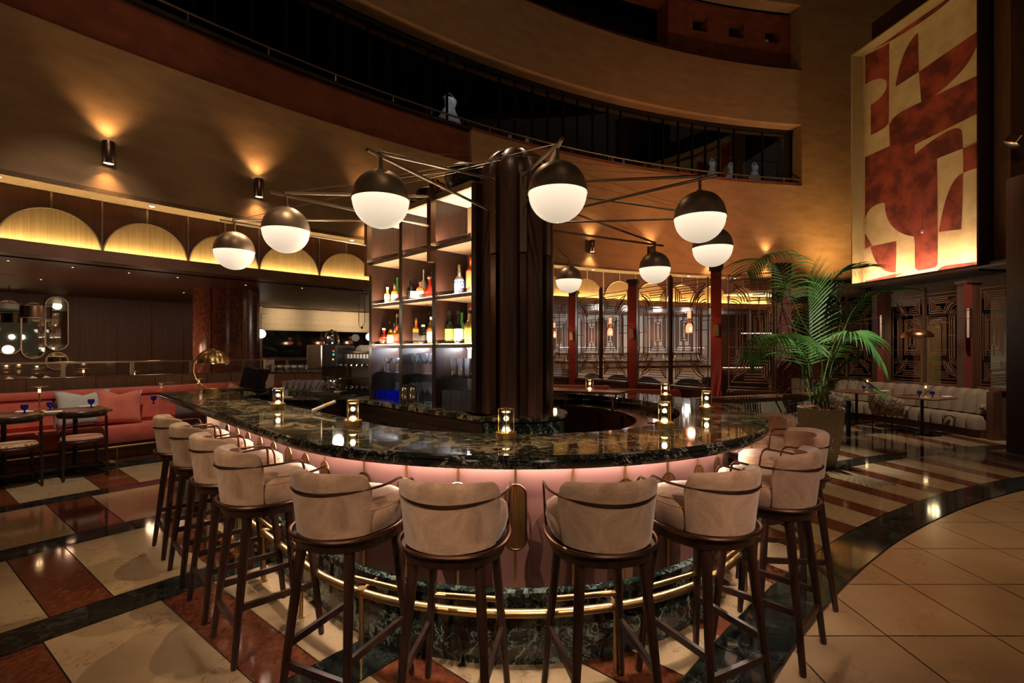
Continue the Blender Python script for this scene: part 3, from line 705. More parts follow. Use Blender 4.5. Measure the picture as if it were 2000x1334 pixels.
for o_ in [o_ for o_ in bpy.data.objects if o_.parent == stool]:
    for v_ in o_.data.vertices: v_.co.x *= .945
    o_.data.update()
spots = []
for u, lab in ((4.37, 'tan velvet bar stool farthest left, near the coral bench'), (3.79, 'tan velvet bar stool second from the left'), (3.23, 'tan velvet bar stool third from the left'), (2.70, 'tan velvet bar stool fourth from the left, where the counter starts to curve')):
    spots.append((un(u, CN - 1.815), -45, lab))
for th, lab in ((-24, 'tan velvet bar stool at front left, fifth from the left, arm hoop in view'), (-8.2, 'tan velvet bar stool seen from behind, left of the two facing the front middle'),
                (10.4, 'tan velvet bar stool seen from behind, right of the two facing the front middle'), (26.5, 'tan velvet bar stool at front right, its left arm hoop in view'),
                (44.5, 'tan velvet bar stool on the right side, standing astride the dark floor band'), (63, 'tan velvet bar stool behind the one astride the dark floor band'),
                (84, 'tan velvet bar stool nearest the planter, inside of its back in view'), (105, 'tan velvet bar stool mostly hidden behind the right end of the counter')):
    spots.append((bar(th, 1.83), th, lab))
for i, ((x, y), th, lab) in enumerate(spots):
    if i == 0: stool.location = (x, y, 0); stool.rotation_euler = (0, 0, radians(th)); stool['label'] = lab
    else: dup(stool, lab, (x, y, 0), radians({63: 84, 84: 104}.get(th, th)))

# ---------------------------------------------------------------- fluted column
col = thing('fluted_column', 'tall dark fluted wood column with domed top rising from the bar', 'column', (BX, BY, 0))
z0, zs, zt = 1.0, 2.80, 3.06
for k in range(8):
    c0 = 10 + 22.5 + 45 * k; m = MB(); rows = []
    zl = [z0, 1.5, 2.0, 2.5, zs - .02] + [zs + (zt - zs) * sin(pi / 2 * q / 8) for q in range(9)]
    for z in zl:
        s = 1.0 if z < zs else sqrt(max(0, 1 - ((z - zs) / (zt - zs)) ** 2)) * .93 + .07
        row = []
        for j in range(11):
            w = -1 + 2 * j / 10; a = radians(c0 + w * 17.5); r = (.252 + .045 * sqrt(max(0, 1 - w * w)) ** 1.0) * s
            if abs(w) > .99: r = .235 * s
            row.append((r * sin(a), -r * cos(a), z))
        rows.append(row)
    m.loft(rows, False, closed=False); m.build('stave', M['colwood'], col, smooth=50)
m = MB(); m.lathe([(.238, z0), (.238, zs), (.21, zs + .12), (.12, zs + .2), (.01, zs + .23)], seg=32); m.build('core', M['darkwood'], col)
for k in range(8):
    a = radians(10 + 45 * k); m = MB(); m.box(.275 * sin(a), -.275 * cos(a), 1.60, .048, .04, 1.2, a); m.build('recess_strip', M['bronze'], col)
    m = MB(); m.box(.276 * sin(a), -.276 * cos(a), 2.50, .052, .05, .58, a); m.build('lamp_plate', M['bronze2'], col)
isl = thing('column_base', 'curved green marble base with ledge around the column foot', 'marble base', (BX, BY, 0))
m = MB()
m.lathe([(.38, 0), (.38, .985)], seg=40); m.build('drum', M['plinth'], isl)
m = MB(); m.lathe([(.0, .985), (.40, .985), (.405, .99), (.405, 1.012), (.398, 1.018), (0, 1.018)], seg=48); m.build('ledge', M['top'], isl)

# ---------------------------------------------------------------- back bar shelving
NF, NB = 2.37, 2.72
M['shelfwood'] = mottled('shelf_interior_wood', (.32, .21, .13), (.42, .28, .18), 30, .5, stretch=(1, 1, .06))
bb = thing('back_bar_shelving', 'tall dark wood back bar shelving with lit shelves of bottles and glasses', 'shelving', (0, 0, 0))
US = [2.78, 3.285, 3.79, 4.335]
for i, u in enumerate(US):
    m = MB(); ubox(m, u - .025, u + .025, NF, 2 * NB - NF, 1.02, 2.80 if i else 2.76); m.build('upright', M['darkwood'], bb)
    if i in (1, 3):
        m = MB(); ubox(m, u - .028, u + .028, NF - .05, NF + .0, 2.22, 2.82); m.build('lamp_plate', M['bronze'], bb)
m = MB(); ubox(m, US[0], US[3], NB - .01, NB + .01, 1.02, 2.76); m.build('back_panel', M['shelfwood'], bb)
for z, th_ in ((2.735, .05), (2.325, .03), (1.91, .03), (1.515, .03)):
    for j in range(3):
        u0, u1 = US[j] + .025, US[j + 1] - .025
        for a_, b_ in ((NF + .004, NB - .01), (NB + .01, 2 * NB - NF - .004)):
            m = MB(); ubox(m, u0, u1, a_, b_, z, z + th_); sh = m.build('shelf' if z < 2.7 else 'top_board', M['shelfwood'], bb)
            if a_ < NB - .1 and z < 2.7:
                m = MB(); ubox(m, u0 + .02, u1, NF + .006, NF + .010, z + th_, z + th_ + .035); m.build('glass_lip', M['glass'], sh)
                m = MB(); p = [(*un(u0 + .02, NF + .008), z + th_), (*un(u0 + .02, NF + .008), z + th_ + .036), (*un(u1 - .02, NF + .008), z + th_ + .036), (*un(u1 - .02, NF + .008), z + th_)]
                m.tube([p[0], p[1], p[2], p[3]], .0022, 5); m.build('lip_edge', M['bronze'], sh)
                m = MB(); ubox(m, u0 + .02, u1 - .02, NF + .022, NF + .034, z + th_, z + th_ + .004); m.build('light_strip', M['led_shelf'], sh)
for j in range(3):
    u0, u1 = US[j] + .03, US[j + 1] - .03
    m = MB(); ubox(m, u0, u1, NF + .05, NB - .012, 1.275, 1.283); m.build('glass_shelf', clear('shelf_glass_%d' % j, (.80, .93, .90), .8, .02, .12), bb)
    m = MB(); ubox(m, u0 + .04, u1 - .04, NB - .05, NB - .035, 1.509, 1.514); m.build('cool_light_strip', M['led_cool'], bb)
    m = MB(); ubox(m, u0 + .02, u1 - .02, NF + .03, NB - .03, 2.729, 2.733); m.build('ceiling_glow_sheet', emis('shelf_ceiling_glow_%d' % j, (1, .80, .45), 1.6), bb)  # emissive sheet stands for light falling on the top-cell ceiling
cb = thing('back_bar_cabinet', 'steel under-counter fridge cabinet with green marble top below the shelving', 'cabinet', (0, 0, 0))
m = MB(); ubox(m, 2.6, 4.60, NF - .10, 2 * NB - NF + .10, .985, 1.018); m.build('worktop', M['top'], cb)
m = MB(); ubox(m, 2.62, 4.58, NF - .06, 2 * NB - NF + .06, 0.0, .985); m.build('body', M['bronze'], cb)
m = MB(); ubox(m, 2.62, 4.58, NF - .085, NF - .06, .90, .955); m.build('top_rail', M['steel'], cb)
for k in range(4):
    u0 = 2.66 + .46 * k; m = MB(); ubox(m, u0, u0 + .44, NF - .085, NF - .062, .08, .885); d = m.build('door', M['bronze2'], cb)
    m = MB(); ubox(m, u0 + .30, u0 + .40, NF - .090, NF - .084, .80, .84); m.build('handle', M['black'], d)
ls = MB(); 
# dark rounded pots on top of the shelving
for (u, n, r, h, lab) in ((3.06, 2.52, .17, .22, 'large dark round pot on top of the shelving beside the column'), (3.58, 2.55, .14, .16, 'low dark bowl on top of the shelving, left of the large pot'), (3.86, 2.60, .10, .12, 'small dark bowl at the left on top of the shelving')):
    x, y = un(u, n); m = MB(); m.lathe([(r * .5, 0), (r * .85, h * .18), (r, h * .5), (r * .9, h * .8), (r * .55, h * .97), (r * .1, h)], seg=28, caps=True)
    q = tag(m.build('dark_pot', M['blackp']), lab, 'pot', 'dark pots on the shelving'); q.location = (x, y, 2.785)
x, y = un(3.38, 2.45); m = MB(); m.lathe([(.04, 0), (.05, .12), (.035, .16)], seg=16, caps=True); m.mat(0).tube([(.05, 0, .03), (.10, 0, .06), (.09, 0, .12), (.045, 0, .14)], .01, 6)
q = tag(m.build('copper_jug', mottled('old_copper', (.25, .08, .03), (.35, .13, .05), 8, .4, 1.0)), 'small copper jug with a handle on top of the shelving', 'jug'); q.location = (x, y, 2.785)

# ---------------------------------------------------------------- globe lamps on struts
def lamp(x, y, plate, label, tip=.10):
    zg = 2.262; R = .142
    t = thing('globe_lamp', label, 'pendant lamp', (x, y, zg), 0, 'half-bronze globe lamps on strut arms around the bar')
    m = MB(); m.lathe([(R * cos(pi / 2 * k / 12), .012 + R * sin(pi / 2 * k / 12)) for k in range(12)] + [(.004, .012 + R)], seg=40); m.lathe([(R + .0035, -.002), (R + .0035, .014), (R - .004, .014)], seg=40); m.build('metal_cap', M['cap'], t)
    m = MB(); m.lathe([(R * .995, 0)] + [(R * .995 * cos(pi / 2 * k / 14), -R * .995 * sin(pi / 2 * k / 14)) for k in range(1, 14)] + [(.003, -R * .995)], seg=40); m.lathe([(.003, .004), (R * .99, .004)], seg=40); m.build('frosted_glass', M['globe'], t)
    zj = 2.485 - zg
    m = MB(); m.cyl((0, 0, .15), .009, zj - .15, 10); m.cyl((0, 0, .150), .018, .012, 12); m.build('stem', M['bronze2'], t)
    px, py = plate[0] - x, plate[1] - y; L = hypot(px, py); dx, dy = -px / L, -py / L
    m = MB(); m.tube([(px, py, 2.515 - zg), (dx * tip, dy * tip, zj)], .0095, 8); m.build('strut', M['bronze2'], t)
    m = MB(); m.tube([(px, py, 2.755 - zg), (dx * .01, dy * .01, zj + .018)], .0095, 8); m.build('strut', M['bronze2'], t)
    m = MB()
    for sg in (-1, 1): m.tube([(0, 0, zj + .02), (BX - x + .17 * dx + sg * .17 * dy, BY - y + .17 * dy - sg * .17 * dx, 2.93 - zg)], .0013, 4)
    m.build('wire', M['bronze2'], t)
    return t
def plt(a): a = radians(a); return (BX + .30 * sin(a), BY - .30 * cos(a))
def bplt(u): return un(u, NF - .05)
L_ = [((-2.155, 3.75), bplt(4.335), 'half-bronze globe lamp at the far left of the row'), ((-1.45, 3.10), bplt(3.285), 'half-bronze globe lamp second from the left'),
      ((-.67, 2.47), plt(-35), 'large-looking globe lamp left of the column, over the front counter'), ((.222, 2.357), plt(10), 'nearest and largest globe lamp, just right of the column'),
      ((1.088, 2.80), plt(55), 'globe lamp at front right with arms crossing towards the column'), ((1.50, 3.617), plt(100), 'globe lamp half hidden above by the front right globe'),
      ((1.341, 4.54), plt(145), 'globe lamp over the rear right counter, second smallest'), ((.622, 5.295), plt(190), 'smallest globe lamp, far behind the column')]
for (x, y), p, lab in L_: lamp(x, y, p, lab)

# ---------------------------------------------------------------- small cordless crystal lamps on the counter
def make_candle():
    t = thing('cordless_lamp', '', 'table lamp', (0, 0, 0), 0, 'brass and crystal cordless lamps on the counter')
    m = MB(); m.lathe([(.0, 0), (.036, 0), (.036, .006), (.041, .008), (.042, .036), (.034, .040), (.0, .042)], seg=28); m.build('base', M['brass'], t)
    m = MB()
    for a in (45, 135, 225, 315):
        a = radians(a + 8); m.tube([(.031 * cos(a), .031 * sin(a), .04), (.031 * cos(a), .031 * sin(a), .152)], .0022, 6)
    q = [(.031 * cos(radians(a + 8)), .031 * sin(radians(a + 8)), .152) for a in (45, 135, 225, 315)]
    m.tube(q, .0024, 6, closed=True); m.build('cage', M['brass'], t)
    m = MB(); m.lathe([(.023, .044), (.023, .140), (.0215, .140), (.0215, .046)], seg=24); m.build('crystal_tube', M['glass'], t)
    m = MB(); m.lathe([(.0, .044), (.018, .044), (.012, .054), (.0, .058)], seg=16); m.build('glow', M['flame'], t)
    m = MB(); m.lathe([(.0, .134), (.017, .133), (.019, .136), (.0, .137)], seg=16); m.build('reflection_disc', emis('lamp_reflection_ring', (1, .72, .40), 2), t)  # emissive disc painted in for light reflected at the tube top
    return t
cn = make_candle()
for o_ in [o_ for o_ in bpy.data.objects if o_.parent == cn]:
    for v_ in o_.data.vertices: v_.co.x *= 1.27; v_.co.y *= 1.27
    o_.data.update()
CL = [((-1.80, 3.72), 'brass lamp on the counter farthest left, before the glassware'), ((-.935, 2.84), 'brass lamp on the counter left of the column, by the lowered work area'), ((-.03, 2.44), 'brass lamp on the front edge of the counter, below the column'),
      ((.868, 2.75), 'brass lamp on the counter at front right, nearest the stool with its arm hoop'), ((1.405, 3.49), 'brass lamp on the counter at far right'), ((1.405, 4.43), 'brass lamp behind the front right lamp, against the red booth'), ((.805, 5.02), 'smallest looking brass lamp at the back of the counter')]
for i, ((x, y), lab) in enumerate(CL):
    if i == 0: cn.location = (x, y, 1.05); cn['label'] = lab
    else: dup(cn, lab, (x, y, 1.05), .3 * i)
    point((x, y, 1.05 + .095), .40, (1, .62, .28), .015, 'cordless_lamp_light')
# ---------------------------------------------------------------- bottles and glasses on the back bar
def put(o, u, n, z, label, cat, group=None, rz=0):
    x, y = un(u, n); o.location = (x, y, z); o.rotation_euler = (0, 0, rz); return tag(o, label, cat, group)
def bottle(u, n, z, h, r, liquid, label_c, cap_c, label, shape='round', neck=.36, lab=(.12, .45), group='spirit bottles on the back bar shelves'):
    t = thing('bottle', label, 'bottle', (*un(u, n), z), radians(-45), group); hb = h * (1 - neck)
    pr = {'round': [(r * .9, 0), (r, .006), (r, hb * .86), (r * .8, hb * .97), (r * .38, hb * 1.06), (r * .30, h * .93), (r * .30, h * .955)],
          'belly': [(r * .8, 0), (r, hb * .25), (r * .97, hb * .55), (r * .6, hb * .85), (r * .32, hb * 1.02), (r * .28, h * .95)],
          'flask': [(r * .7, 0), (r * 1.05, hb * .35), (r * 1.05, hb * .6), (r * .7, hb * .9), (r * .3, hb * 1.05), (r * .3, h * .95)],
          'square': [(r, 0), (r, hb * .9), (r * .5, hb), (r * .36, hb * 1.05), (r * .36, h * .95)]}[shape]
    sg = 4 if shape == 'square' else 18
    m = MB(); m.lathe([(0, 0)] + pr, seg=sg); m.build('glass_body', liquid, t, smooth=35)
    m = MB(); m.lathe([(r * .38, h * .90), (r * .40, h * .905), (r * .38, h), (0, h)], seg=14); m.build('cap', cap_c, t)
    if label_c:
        k = 1.012 if shape != 'square' else 1.02
        rr = r * (1.0 if shape in ('round', 'square') else 1.0)
        m = MB(); m.lathe([(rr * k, hb * lab[0]), (rr * k, hb * lab[1] + hb * .25)], seg=sg); m.build('paper_label', label_c, t)
    return t
def liq(nm, c, rough=.06, es=.0):
    t = MT(nm).set(col=c, rough=rough, spec=.9)
    if es: t.set(trans=.0)
    return t.m
Lq = dict(amber=liq('amber_spirit', (.55, .20, .03)), dark=liq('dark_bottle', (.010, .012, .008)), red=liq('red_spirit', (.30, .02, .012)), orange=liq('orange_liqueur', (.85, .23, .08)),
          pale=liq('pale_gold_spirit', (.75, .52, .16)), green=liq('green_bottle', (.05, .20, .05)), clearb=liq('clear_bottle', (.62, .62, .56)), white=liq('white_bottle', (.75, .76, .78)), whisky=liq('whisky_bottle', (.42, .14, .02)))
LB = dict(cream=plain('cream_label', (.78, .74, .62), .6), yellow=plain('yellow_label', (.80, .55, .06), .6), blue=plain('blue_dot_label', (.05, .10, .55), .5), black=plain('black_label', (.015, .014, .012), .5), redl=plain('red_label', (.5, .03, .02), .5), gold=M['brass'])
z3, z2, z1 = 1.945, 1.55, 1.52
def U(bay, f): return US[bay] + .06 + f * (US[bay + 1] - US[bay] - .12)
# bay 2 is farthest left, bay 0 beside the column; f = 0 at the column side
def UP(px, n): t_ = (1000 - px) / F; return n * (1 + t_) / (1 - t_)
B = bottle
B(UP(757, 2.48), 2.48, z3, .165, .034, Lq['pale'], LB['cream'], M['white'], 'short square whisky bottle with cream label on the left upper shelf', 'square')
B(UP(771, 2.49), 2.49, z3, .19, .034, Lq['amber'], LB['cream'], LB['black'], 'amber bottle with tall cream label beside the left upright', 'round')
B(UP(776.5, 2.60), 2.60, z3, .27, .032, Lq['green'], LB['redl'], Lq['green'], 'green-capped bottle at the back of the left upper shelf', 'round')
B(UP(802, 2.46), 2.46, z3, .20, .040, Lq['dark'], LB['black'], LB['black'], 'black round-bodied bottle on the middle upper shelf', 'flask')
m = MB(); m.box(0, 0, .045, .075, .004, .06, .3); put(m.build('name_card', M['paper']), UP(810, 2.43), 2.43, z3, 'small pale card leaning before the black bottle', 'card')
B(UP(821, 2.50), 2.50, z3, .165, .036, Lq['orange'], LB['cream'], M['brass'], 'small orange bottle with broad cream label on the middle upper shelf', 'round', .3)
B(UP(826, 2.60), 2.60, z3, .30, .034, Lq['clearb'], LB['cream'], LB['yellow'], 'clear bottle with yellow cap at the back of the middle upper shelf', 'round')
B(UP(839, 2.46), 2.46, z3, .19, .045, Lq['red'], None, M['brass'], 'dark red round bottle on the middle upper shelf by the upright', 'belly')
B(UP(844, 2.60), 2.60, z3, .26, .030, Lq['dark'], LB['cream'], LB['black'], 'dark bottle behind the dark red round one', 'round')
B(UP(897, 2.58), 2.58, z3, .275, .036, Lq['pale'], LB['yellow'], LB['gold'], 'tall yellow bottle with gold cap on the right upper shelf', 'round')
b_ = B(UP(897, 2.47), 2.47, z3, .195, .040, Lq['white'], None, M['steel'], 'white bottle with blue dots on the right upper shelf', 'round', .3)
m = MB()
for k in range(9):
    for j in range(4):
        a = 2 * pi * k / 9 + (j % 2) * .35; m.lathe([(.0, .0), (.011, .0)], seg=8) if False else m.box(.0402 * cos(a), .0402 * sin(a), .022 + .026 * j, .0012, .017, .019, a)
m.build('blue_dots', LB['blue'], b_)
B(UP(920, 2.53), 2.53, z3, .30, .042, Lq['orange'], None, LB['redl'], 'tall orange bottle with red cap beside the column', 'round', .30)
B(UP(924, 2.64), 2.64, z3, .31, .034, Lq['dark'], LB['blue'], LB['blue'], 'dark bottle with blue neck behind the tall orange one', 'round')
# second row
B(UP(750, 2.47), 2.47, z2, .16, .046, Lq['red'], LB['gold'], LB['cream'], 'round red decanter bottle at left of the lower bottle shelf', 'flask')
B(UP(760, 2.57), 2.57, z2, .235, .036, Lq['clearb'], LB['cream'], M['steel'], 'clear tapered bottle behind the round red decanter', 'belly')
B(UP(764, 2.46), 2.46, z2, .15, .044, Lq['whisky'], LB['cream'], LB['black'], 'squat brown bottle on the left lower bottle shelf', 'square', .3)
B(UP(771, 2.57), 2.57, z2, .21, .036, Lq['red'], LB['gold'], LB['black'], 'dark red bottle behind the squat brown one', 'round')
B(UP(776, 2.56), 2.56, z2, .30, .032, Lq['dark'], LB['cream'], M['brass'], 'slim dark bottle with pale neck beside the left upright', 'round')
B(UP(775.5, 2.46), 2.46, z2, .17, .034, Lq['whisky'], LB['redl'], LB['redl'], 'small whisky bottle with red label by the left upright', 'round')
B(UP(813, 2.46), 2.46, z2, .235, .036, Lq['amber'], LB['black'], LB['black'], 'square amber bottle with slanted black label on the middle lower shelf', 'square')
m = MB(); m.lathe([(0, 0), (.045, 0), (.045, .27), (0, .27)], seg=24); put(m.build('bottle_tube', M['white']), UP(820, 2.60), 2.60, z2, 'tall white gift tube standing behind the bottles', 'tube')
B(UP(826.5, 2.46), 2.46, z2, .17, .040, Lq['dark'], LB['black'], LB['cream'], 'squat black bottle with cream cap on the middle lower shelf', 'belly')
B(UP(838.6, 2.60), 2.60, z2, .30, .032, Lq['dark'], LB['gold'], LB['black'], 'tall dark bottle at the back of the middle lower shelf', 'round')
B(UP(843, 2.48), 2.48, z2, .235, .040, Lq['amber'], LB['cream'], LB['cream'], 'amber bottle with cream label by the middle upright', 'round')
B(UP(878, 2.50), 2.50, z2, .275, .040, Lq['dark'], LB['yellow'], LB['black'], 'black bottle with bright yellow label on the right lower shelf', 'round')
B(UP(896, 2.46), 2.46, z2, .265, .038, Lq['dark'], LB['cream'], LB['black'], 'black bottle with small round emblem beside the yellow-labelled one', 'belly')
B(UP(903, 2.60), 2.60, z2, .265, .036, Lq['green'], LB['cream'], Lq['green'], 'pale green bottle at the back of the right lower shelf', 'round')
B(UP(918, 2.46), 2.46, z2, .26, .044, Lq['pale'], LB['yellow'], LB['black'], 'clear gold bottle with large yellow label next to the column', 'round')
B(UP(920, 2.60), 2.60, z2, .33, .036, Lq['clearb'], LB['gold'], LB['redl'], 'tallest bottle with red neck at the back next to the column', 'round')

def glass_mb(kind):
    m = MB()
    if kind == 'wine': m.lathe([(.0, .0), (.030, .002), (.004, .008), (.0035, .085), (.012, .095), (.034, .125), (.037, .150), (.030, .185), (.029, .185), (.036, .150), (.033, .127), (.010, .098)], seg=16)
    if kind == 'tumbler': m.lathe([(0, 0), (.030, 0), (.034, .085), (.032, .085), (.028, .008), (0, .008)], seg=16)
    if kind == 'high': m.lathe([(0, 0), (.025, 0), (.027, .15), (.0255, .15), (.0235, .008), (0, .008)], seg=16)
    if kind == 'coupe': m.lathe([(.0, 0), (.03, .002), (.004, .008), (.004, .08), (.03, .10), (.045, .135), (.043, .135), (.028, .102)], seg=16)
    if kind == 'shot': m.lathe([(0, 0), (.02, 0), (.026, .07), (.024, .07), (.018, .008), (0, .008)], seg=14)
    return m
def glasses(kind, spots_, z, label, group, mat=None, name='drinking_glass'):
    first = None
    for (u, n) in spots_:
        if first is None:
            first = tag(glass_mb(kind).build(name, mat or M['glass2']), label, 'glass', group); first.location = (*un(u, n), z)
        else:
            c = first.copy(); COL.objects.link(c); c.location = (*un(u, n), z)
def grid(p0, p1, sp, n0, n1, nn):
    u1, u0 = UP(p0, n0), UP(p1, n0); k = max(2, int((u1 - u0) / sp) + 1)
    return [(u0 + (u1 - u0) * i / (k - 1) + .004 * j, n0 + (n1 - n0) * j / max(1, nn - 1)) for i in range(k) for j in range(nn)]
glasses('tumbler', grid(888, 926, .072, 2.47, 2.60, 2), 1.284, 'stacked clear tumbler on the right glass shelf', 'tumblers on the right glass shelf')
glasses('tumbler', grid(888, 926, .072, 2.47, 2.60, 2), 1.345, 'upper tumbler nested in the stack on the right glass shelf', 'upper tumblers on the right glass shelf')
glasses('high', grid(869, 927, .058, 2.42, 2.60, 3), 1.019, 'tall highball glass at the foot of the right bay', 'highball glasses in the right bay')
glasses('wine', grid(810, 842, .077, 2.48, 2.60, 2), 1.284, 'stemmed wine glass on the middle glass shelf', 'wine glasses on the middle glass shelf')
glasses('wine', grid(800, 842, .08, 2.46, 2.58, 2), 1.019, 'large stemmed glass at the foot of the middle bay', 'wine glasses in the middle bay')
glasses('coupe', grid(758, 775, .095, 2.48, 2.62, 2), 1.284, 'cut coupe glass on the left glass shelf', 'coupe glasses on the left glass shelf')
glasses('shot', [(UP(743, 2.5), 2.5), (UP(749, 2.5), 2.5)], 1.284, 'small flared glass at the left of the glass shelf', 'small flared glasses on the left glass shelf')
glasses('tumbler', grid(732, 774, .085, 2.42, 2.55, 2), 1.019, 'cobalt blue glass at the foot of the left bay', 'blue glasses in the left bay', M['blue'])
glasses('high', [(UP(776, 2.64), 2.64), (UP(768, 2.64), 2.64)], 1.019, 'tall clear glass behind the blue glasses', 'tall glasses behind the blue ones')
def jug(u, n, lab):
    m = MB(); m.lathe([(0, 0), (.045, 0), (.048, .10), (.036, .15), (.040, .17)], seg=20); m.tube([(.046, 0, .03), (.085, 0, .05), (.085, 0, .11), (.042, 0, .14)], .006, 6)
    put(m.build('steel_jug', M['chrome']), u, n, 1.019, lab, 'jug', None, radians(60))
jug(UP(792, 2.345), 2.345, 'polished steel jug standing in front of the middle upright'); jug(UP(808, 2.40), 2.40, 'second polished steel jug, with its handle towards the wine glasses')

# ---------------------------------------------------------------- service station at the left
sv = thing('service_counter', 'dark back service counter with green marble edge holding coffee equipment', 'counter', (0, 0, 0))
m = MB(); ubox(m, 4.62, 6.1, 2.02, 3.1, .96, 1.0); m.build('worktop', M['nero'], sv)
m = MB(); ubox(m, 4.66, 6.06, 2.06, 3.06, 0, .96); m.build('body', M['bronze'], sv)
m = MB(); ubox(m, 4.7, 6.0, 2.05, 2.055, .1, .9); m.build('door', M['bronze2'], sv)
# brewer
def face(px, y): return (px - 1000) * y / F
def put_w(o, x, y, z, label, cat, group=None, rz=0): o.location = (x, y, z); o.rotation_euler = (0, 0, rz); return tag(o, label, cat, group)
YB = 5.15
t = thing('coffee_brewer', 'bronze and black coffee brewer with red and green buttons', 'coffee machine', (face(643, YB), YB, 1.0), radians(-8))
m = MB(); m.bbox(0, .08, .045, .38, .44, .05, .008); m.build('base', M['steel'], t)
m = MB(); m.bbox(-.02, .22, .30, .30, .16, .50, .008); m.build('tower', M['bronze'], t)
m = MB(); m.bbox(-.085, .06, .435, .17, .42, .23, .008); m.build('head_side', M['bronze2'], t)
m = MB(); m.bbox(.08, .06, .435, .16, .42, .23, .008); hd = m.build('head', M['blackp'], t)
for k in range(8):
    m = MB(); m.box(-.125 + .045 * (k % 2) + .02, -.152, .39 + .03 * (k // 2), .028, .004, .007); m.build('vent_slot', M['brass'], t)
for (bx, bz, c) in ((.13, .485, (1, .06, .03)), (.13, .45, (.02, .8, .45)), (.125, .40, (.8, .4, .05))):
    m = MB(); m.lathe([(0, 0), (.011, .001), (.008, .008), (0, .009)], seg=12); q = m.build('button', emis('button_%d' % int(bz * 1000), c, 1.2), hd); q.location = (bx, -.15, bz); q.rotation_euler = (pi / 2, 0, 0)
def pot(x, y, z, lab):
    t = thing('coffee_pot', lab, 'coffee pot', (x, y, z), 0, 'polished steel coffee pots')
    m = MB(); m.lathe([(0, 0), (.078, 0), (.082, .02), (.078, .09), (.06, .125), (.052, .13)], seg=28); m.build('body', M['chrome'], t)
    m = MB(); m.lathe([(.054, .128), (.056, .142), (.03, .152), (.012, .153), (.012, .165), (0, .166)], seg=20); m.build('lid', M['blackp'], t)
    m = MB(); m.tube([(-.05, 0, .14), (-.11, 0, .14), (-.115, 0, .06), (-.082, 0, .03)], .008, 8); m.build('handle', M['blackp'], t)
pot(face(648, YB), YB - .0, 1.55, 'steel coffee pot keeping warm on top of the brewer'); pot(face(650, YB - .1), YB - .08, 1.07, 'steel coffee pot under the brewer head')
# espresso machine
YE = 5.2
t = thing('espresso_machine', 'steel espresso machine with a row of dials beside the bar shelving', 'coffee machine', (face(703, YE), YE, 1.0), radians(-6))
m = MB(); m.bbox(0, .15, .05, .34, .34, .07, .01); m.build('drip_tray', M['blackp'], t)
m = MB(); m.bbox(0, .24, .28, .34, .2, .42, .01); m.build('body', M['steel'], t)
m = MB(); m.bbox(0, .12, .40, .34, .36, .13, .012); tp = m.build('top_housing', M['blackp'], t)
for k in range(7):
    m = MB(); m.box(-.10 + .035 * k, -.063, .43, .022, .006, .045); m.build('dial', M['white'], tp)
for k in range(5):
    m = MB(); m.lathe([(0, 0), (.018, .002), (.015, .035), (0, .04)], seg=14); q = m.build('knob', M['chrome'], t); q.location = (-.12 + .06 * k, -.06, .33); q.rotation_euler = (pi / 2, 0, 0)
m = MB(); m.box(0, .02, .20, .34, .30, .014); m.build('cup_ledge', M['chrome'], t)
for k in range(5):
    m = MB(); m.lathe([(0, 0), (.022, .0), (.02, .03), (0, .035)], seg=14); q = m.build('lower_knob', M['chrome'], t); q.location = (-.13 + .06 * k, -.03, .10); q.rotation_euler = (pi / 2, 0, 0)
m = MB()
for i in range(9):
    a = i * .7; m.lathe([(0, .0), (.05, .01), (.055, .035), (.03, .06), (0, .062)], (.12 * cos(a * 1.3) * (i / 9) - .02, .15 + .06 * sin(a), .465 + .012 * (i % 3)), 12)
m.build('folded_cloth', mottled('white_towel', (.42, .38, .33), (.62, .57, .50), 30, .95, bump=.8, bd=.02), t)
point((face(690, YE), YE - .45, 1.50), 4.0, (1, .8, .6), .05, 'machine_fill')  # added fill for the espresso machine, no fitting there
point((-2.35, 4.55, 1.9), 6.0, (1, .76, .52), .06, 'station_fill')  # added fill for the dark service station, no fitting there
# rack of cups and glasses behind
YR = 5.5
t = thing('shelf_rack', 'low bronze rack with two levels above the service counter', 'rack', (face(582, YR), YR, 1.0))
for sx in (-.33, .33):
    m = MB(); m.box(sx, 0, .20, .025, .2, .40); m.build('post', M['bronze2'], t)
for z in (.24, .40):
    m = MB(); m.box(0, 0, z, .70, .22, .018); m.build('shelf', M['bronze'], t)
for i in range(8):
    x = face(582, YR) - .28 + .08 * i
    q = thing('glass_teapot', 'row glass server on the rack shelf behind the counter lamp', 'glass server', (x, YR, 1.249), 0, 'glass servers on the rack')
    m = MB(); m.lathe([(0, 0), (.033, 0), (.034, .05), (.028, .085)], seg=14); m.build('bowl', M['glass2'], q)
    m = MB(); m.lathe([(0, .05), (.0335, .05), (.0335, .075)], seg=14); m.build('band', M['white'], q)
for i, (dx, dy) in enumerate([(-.21 + .075 * (k % 6), -.06 * (k // 6)) for k in range(18)]):
    kk = i // 6
    o = tag(glass_mb(['wine', 'coupe', 'wine'][kk]).build('drinking_glass', M['glass2']), ['stemmed glass in the back row beside the brewer', 'wide stemmed glass in the middle row beside the brewer', 'stemmed glass in the front row beside the brewer'][kk], 'glass', ['back row of glasses by the brewer', 'middle row of glasses by the brewer', 'front row of glasses by the brewer'][kk])
    o.location = (face(598, 4.95) + dx * .8, 5.02 + dy * 1.6, 1.001)
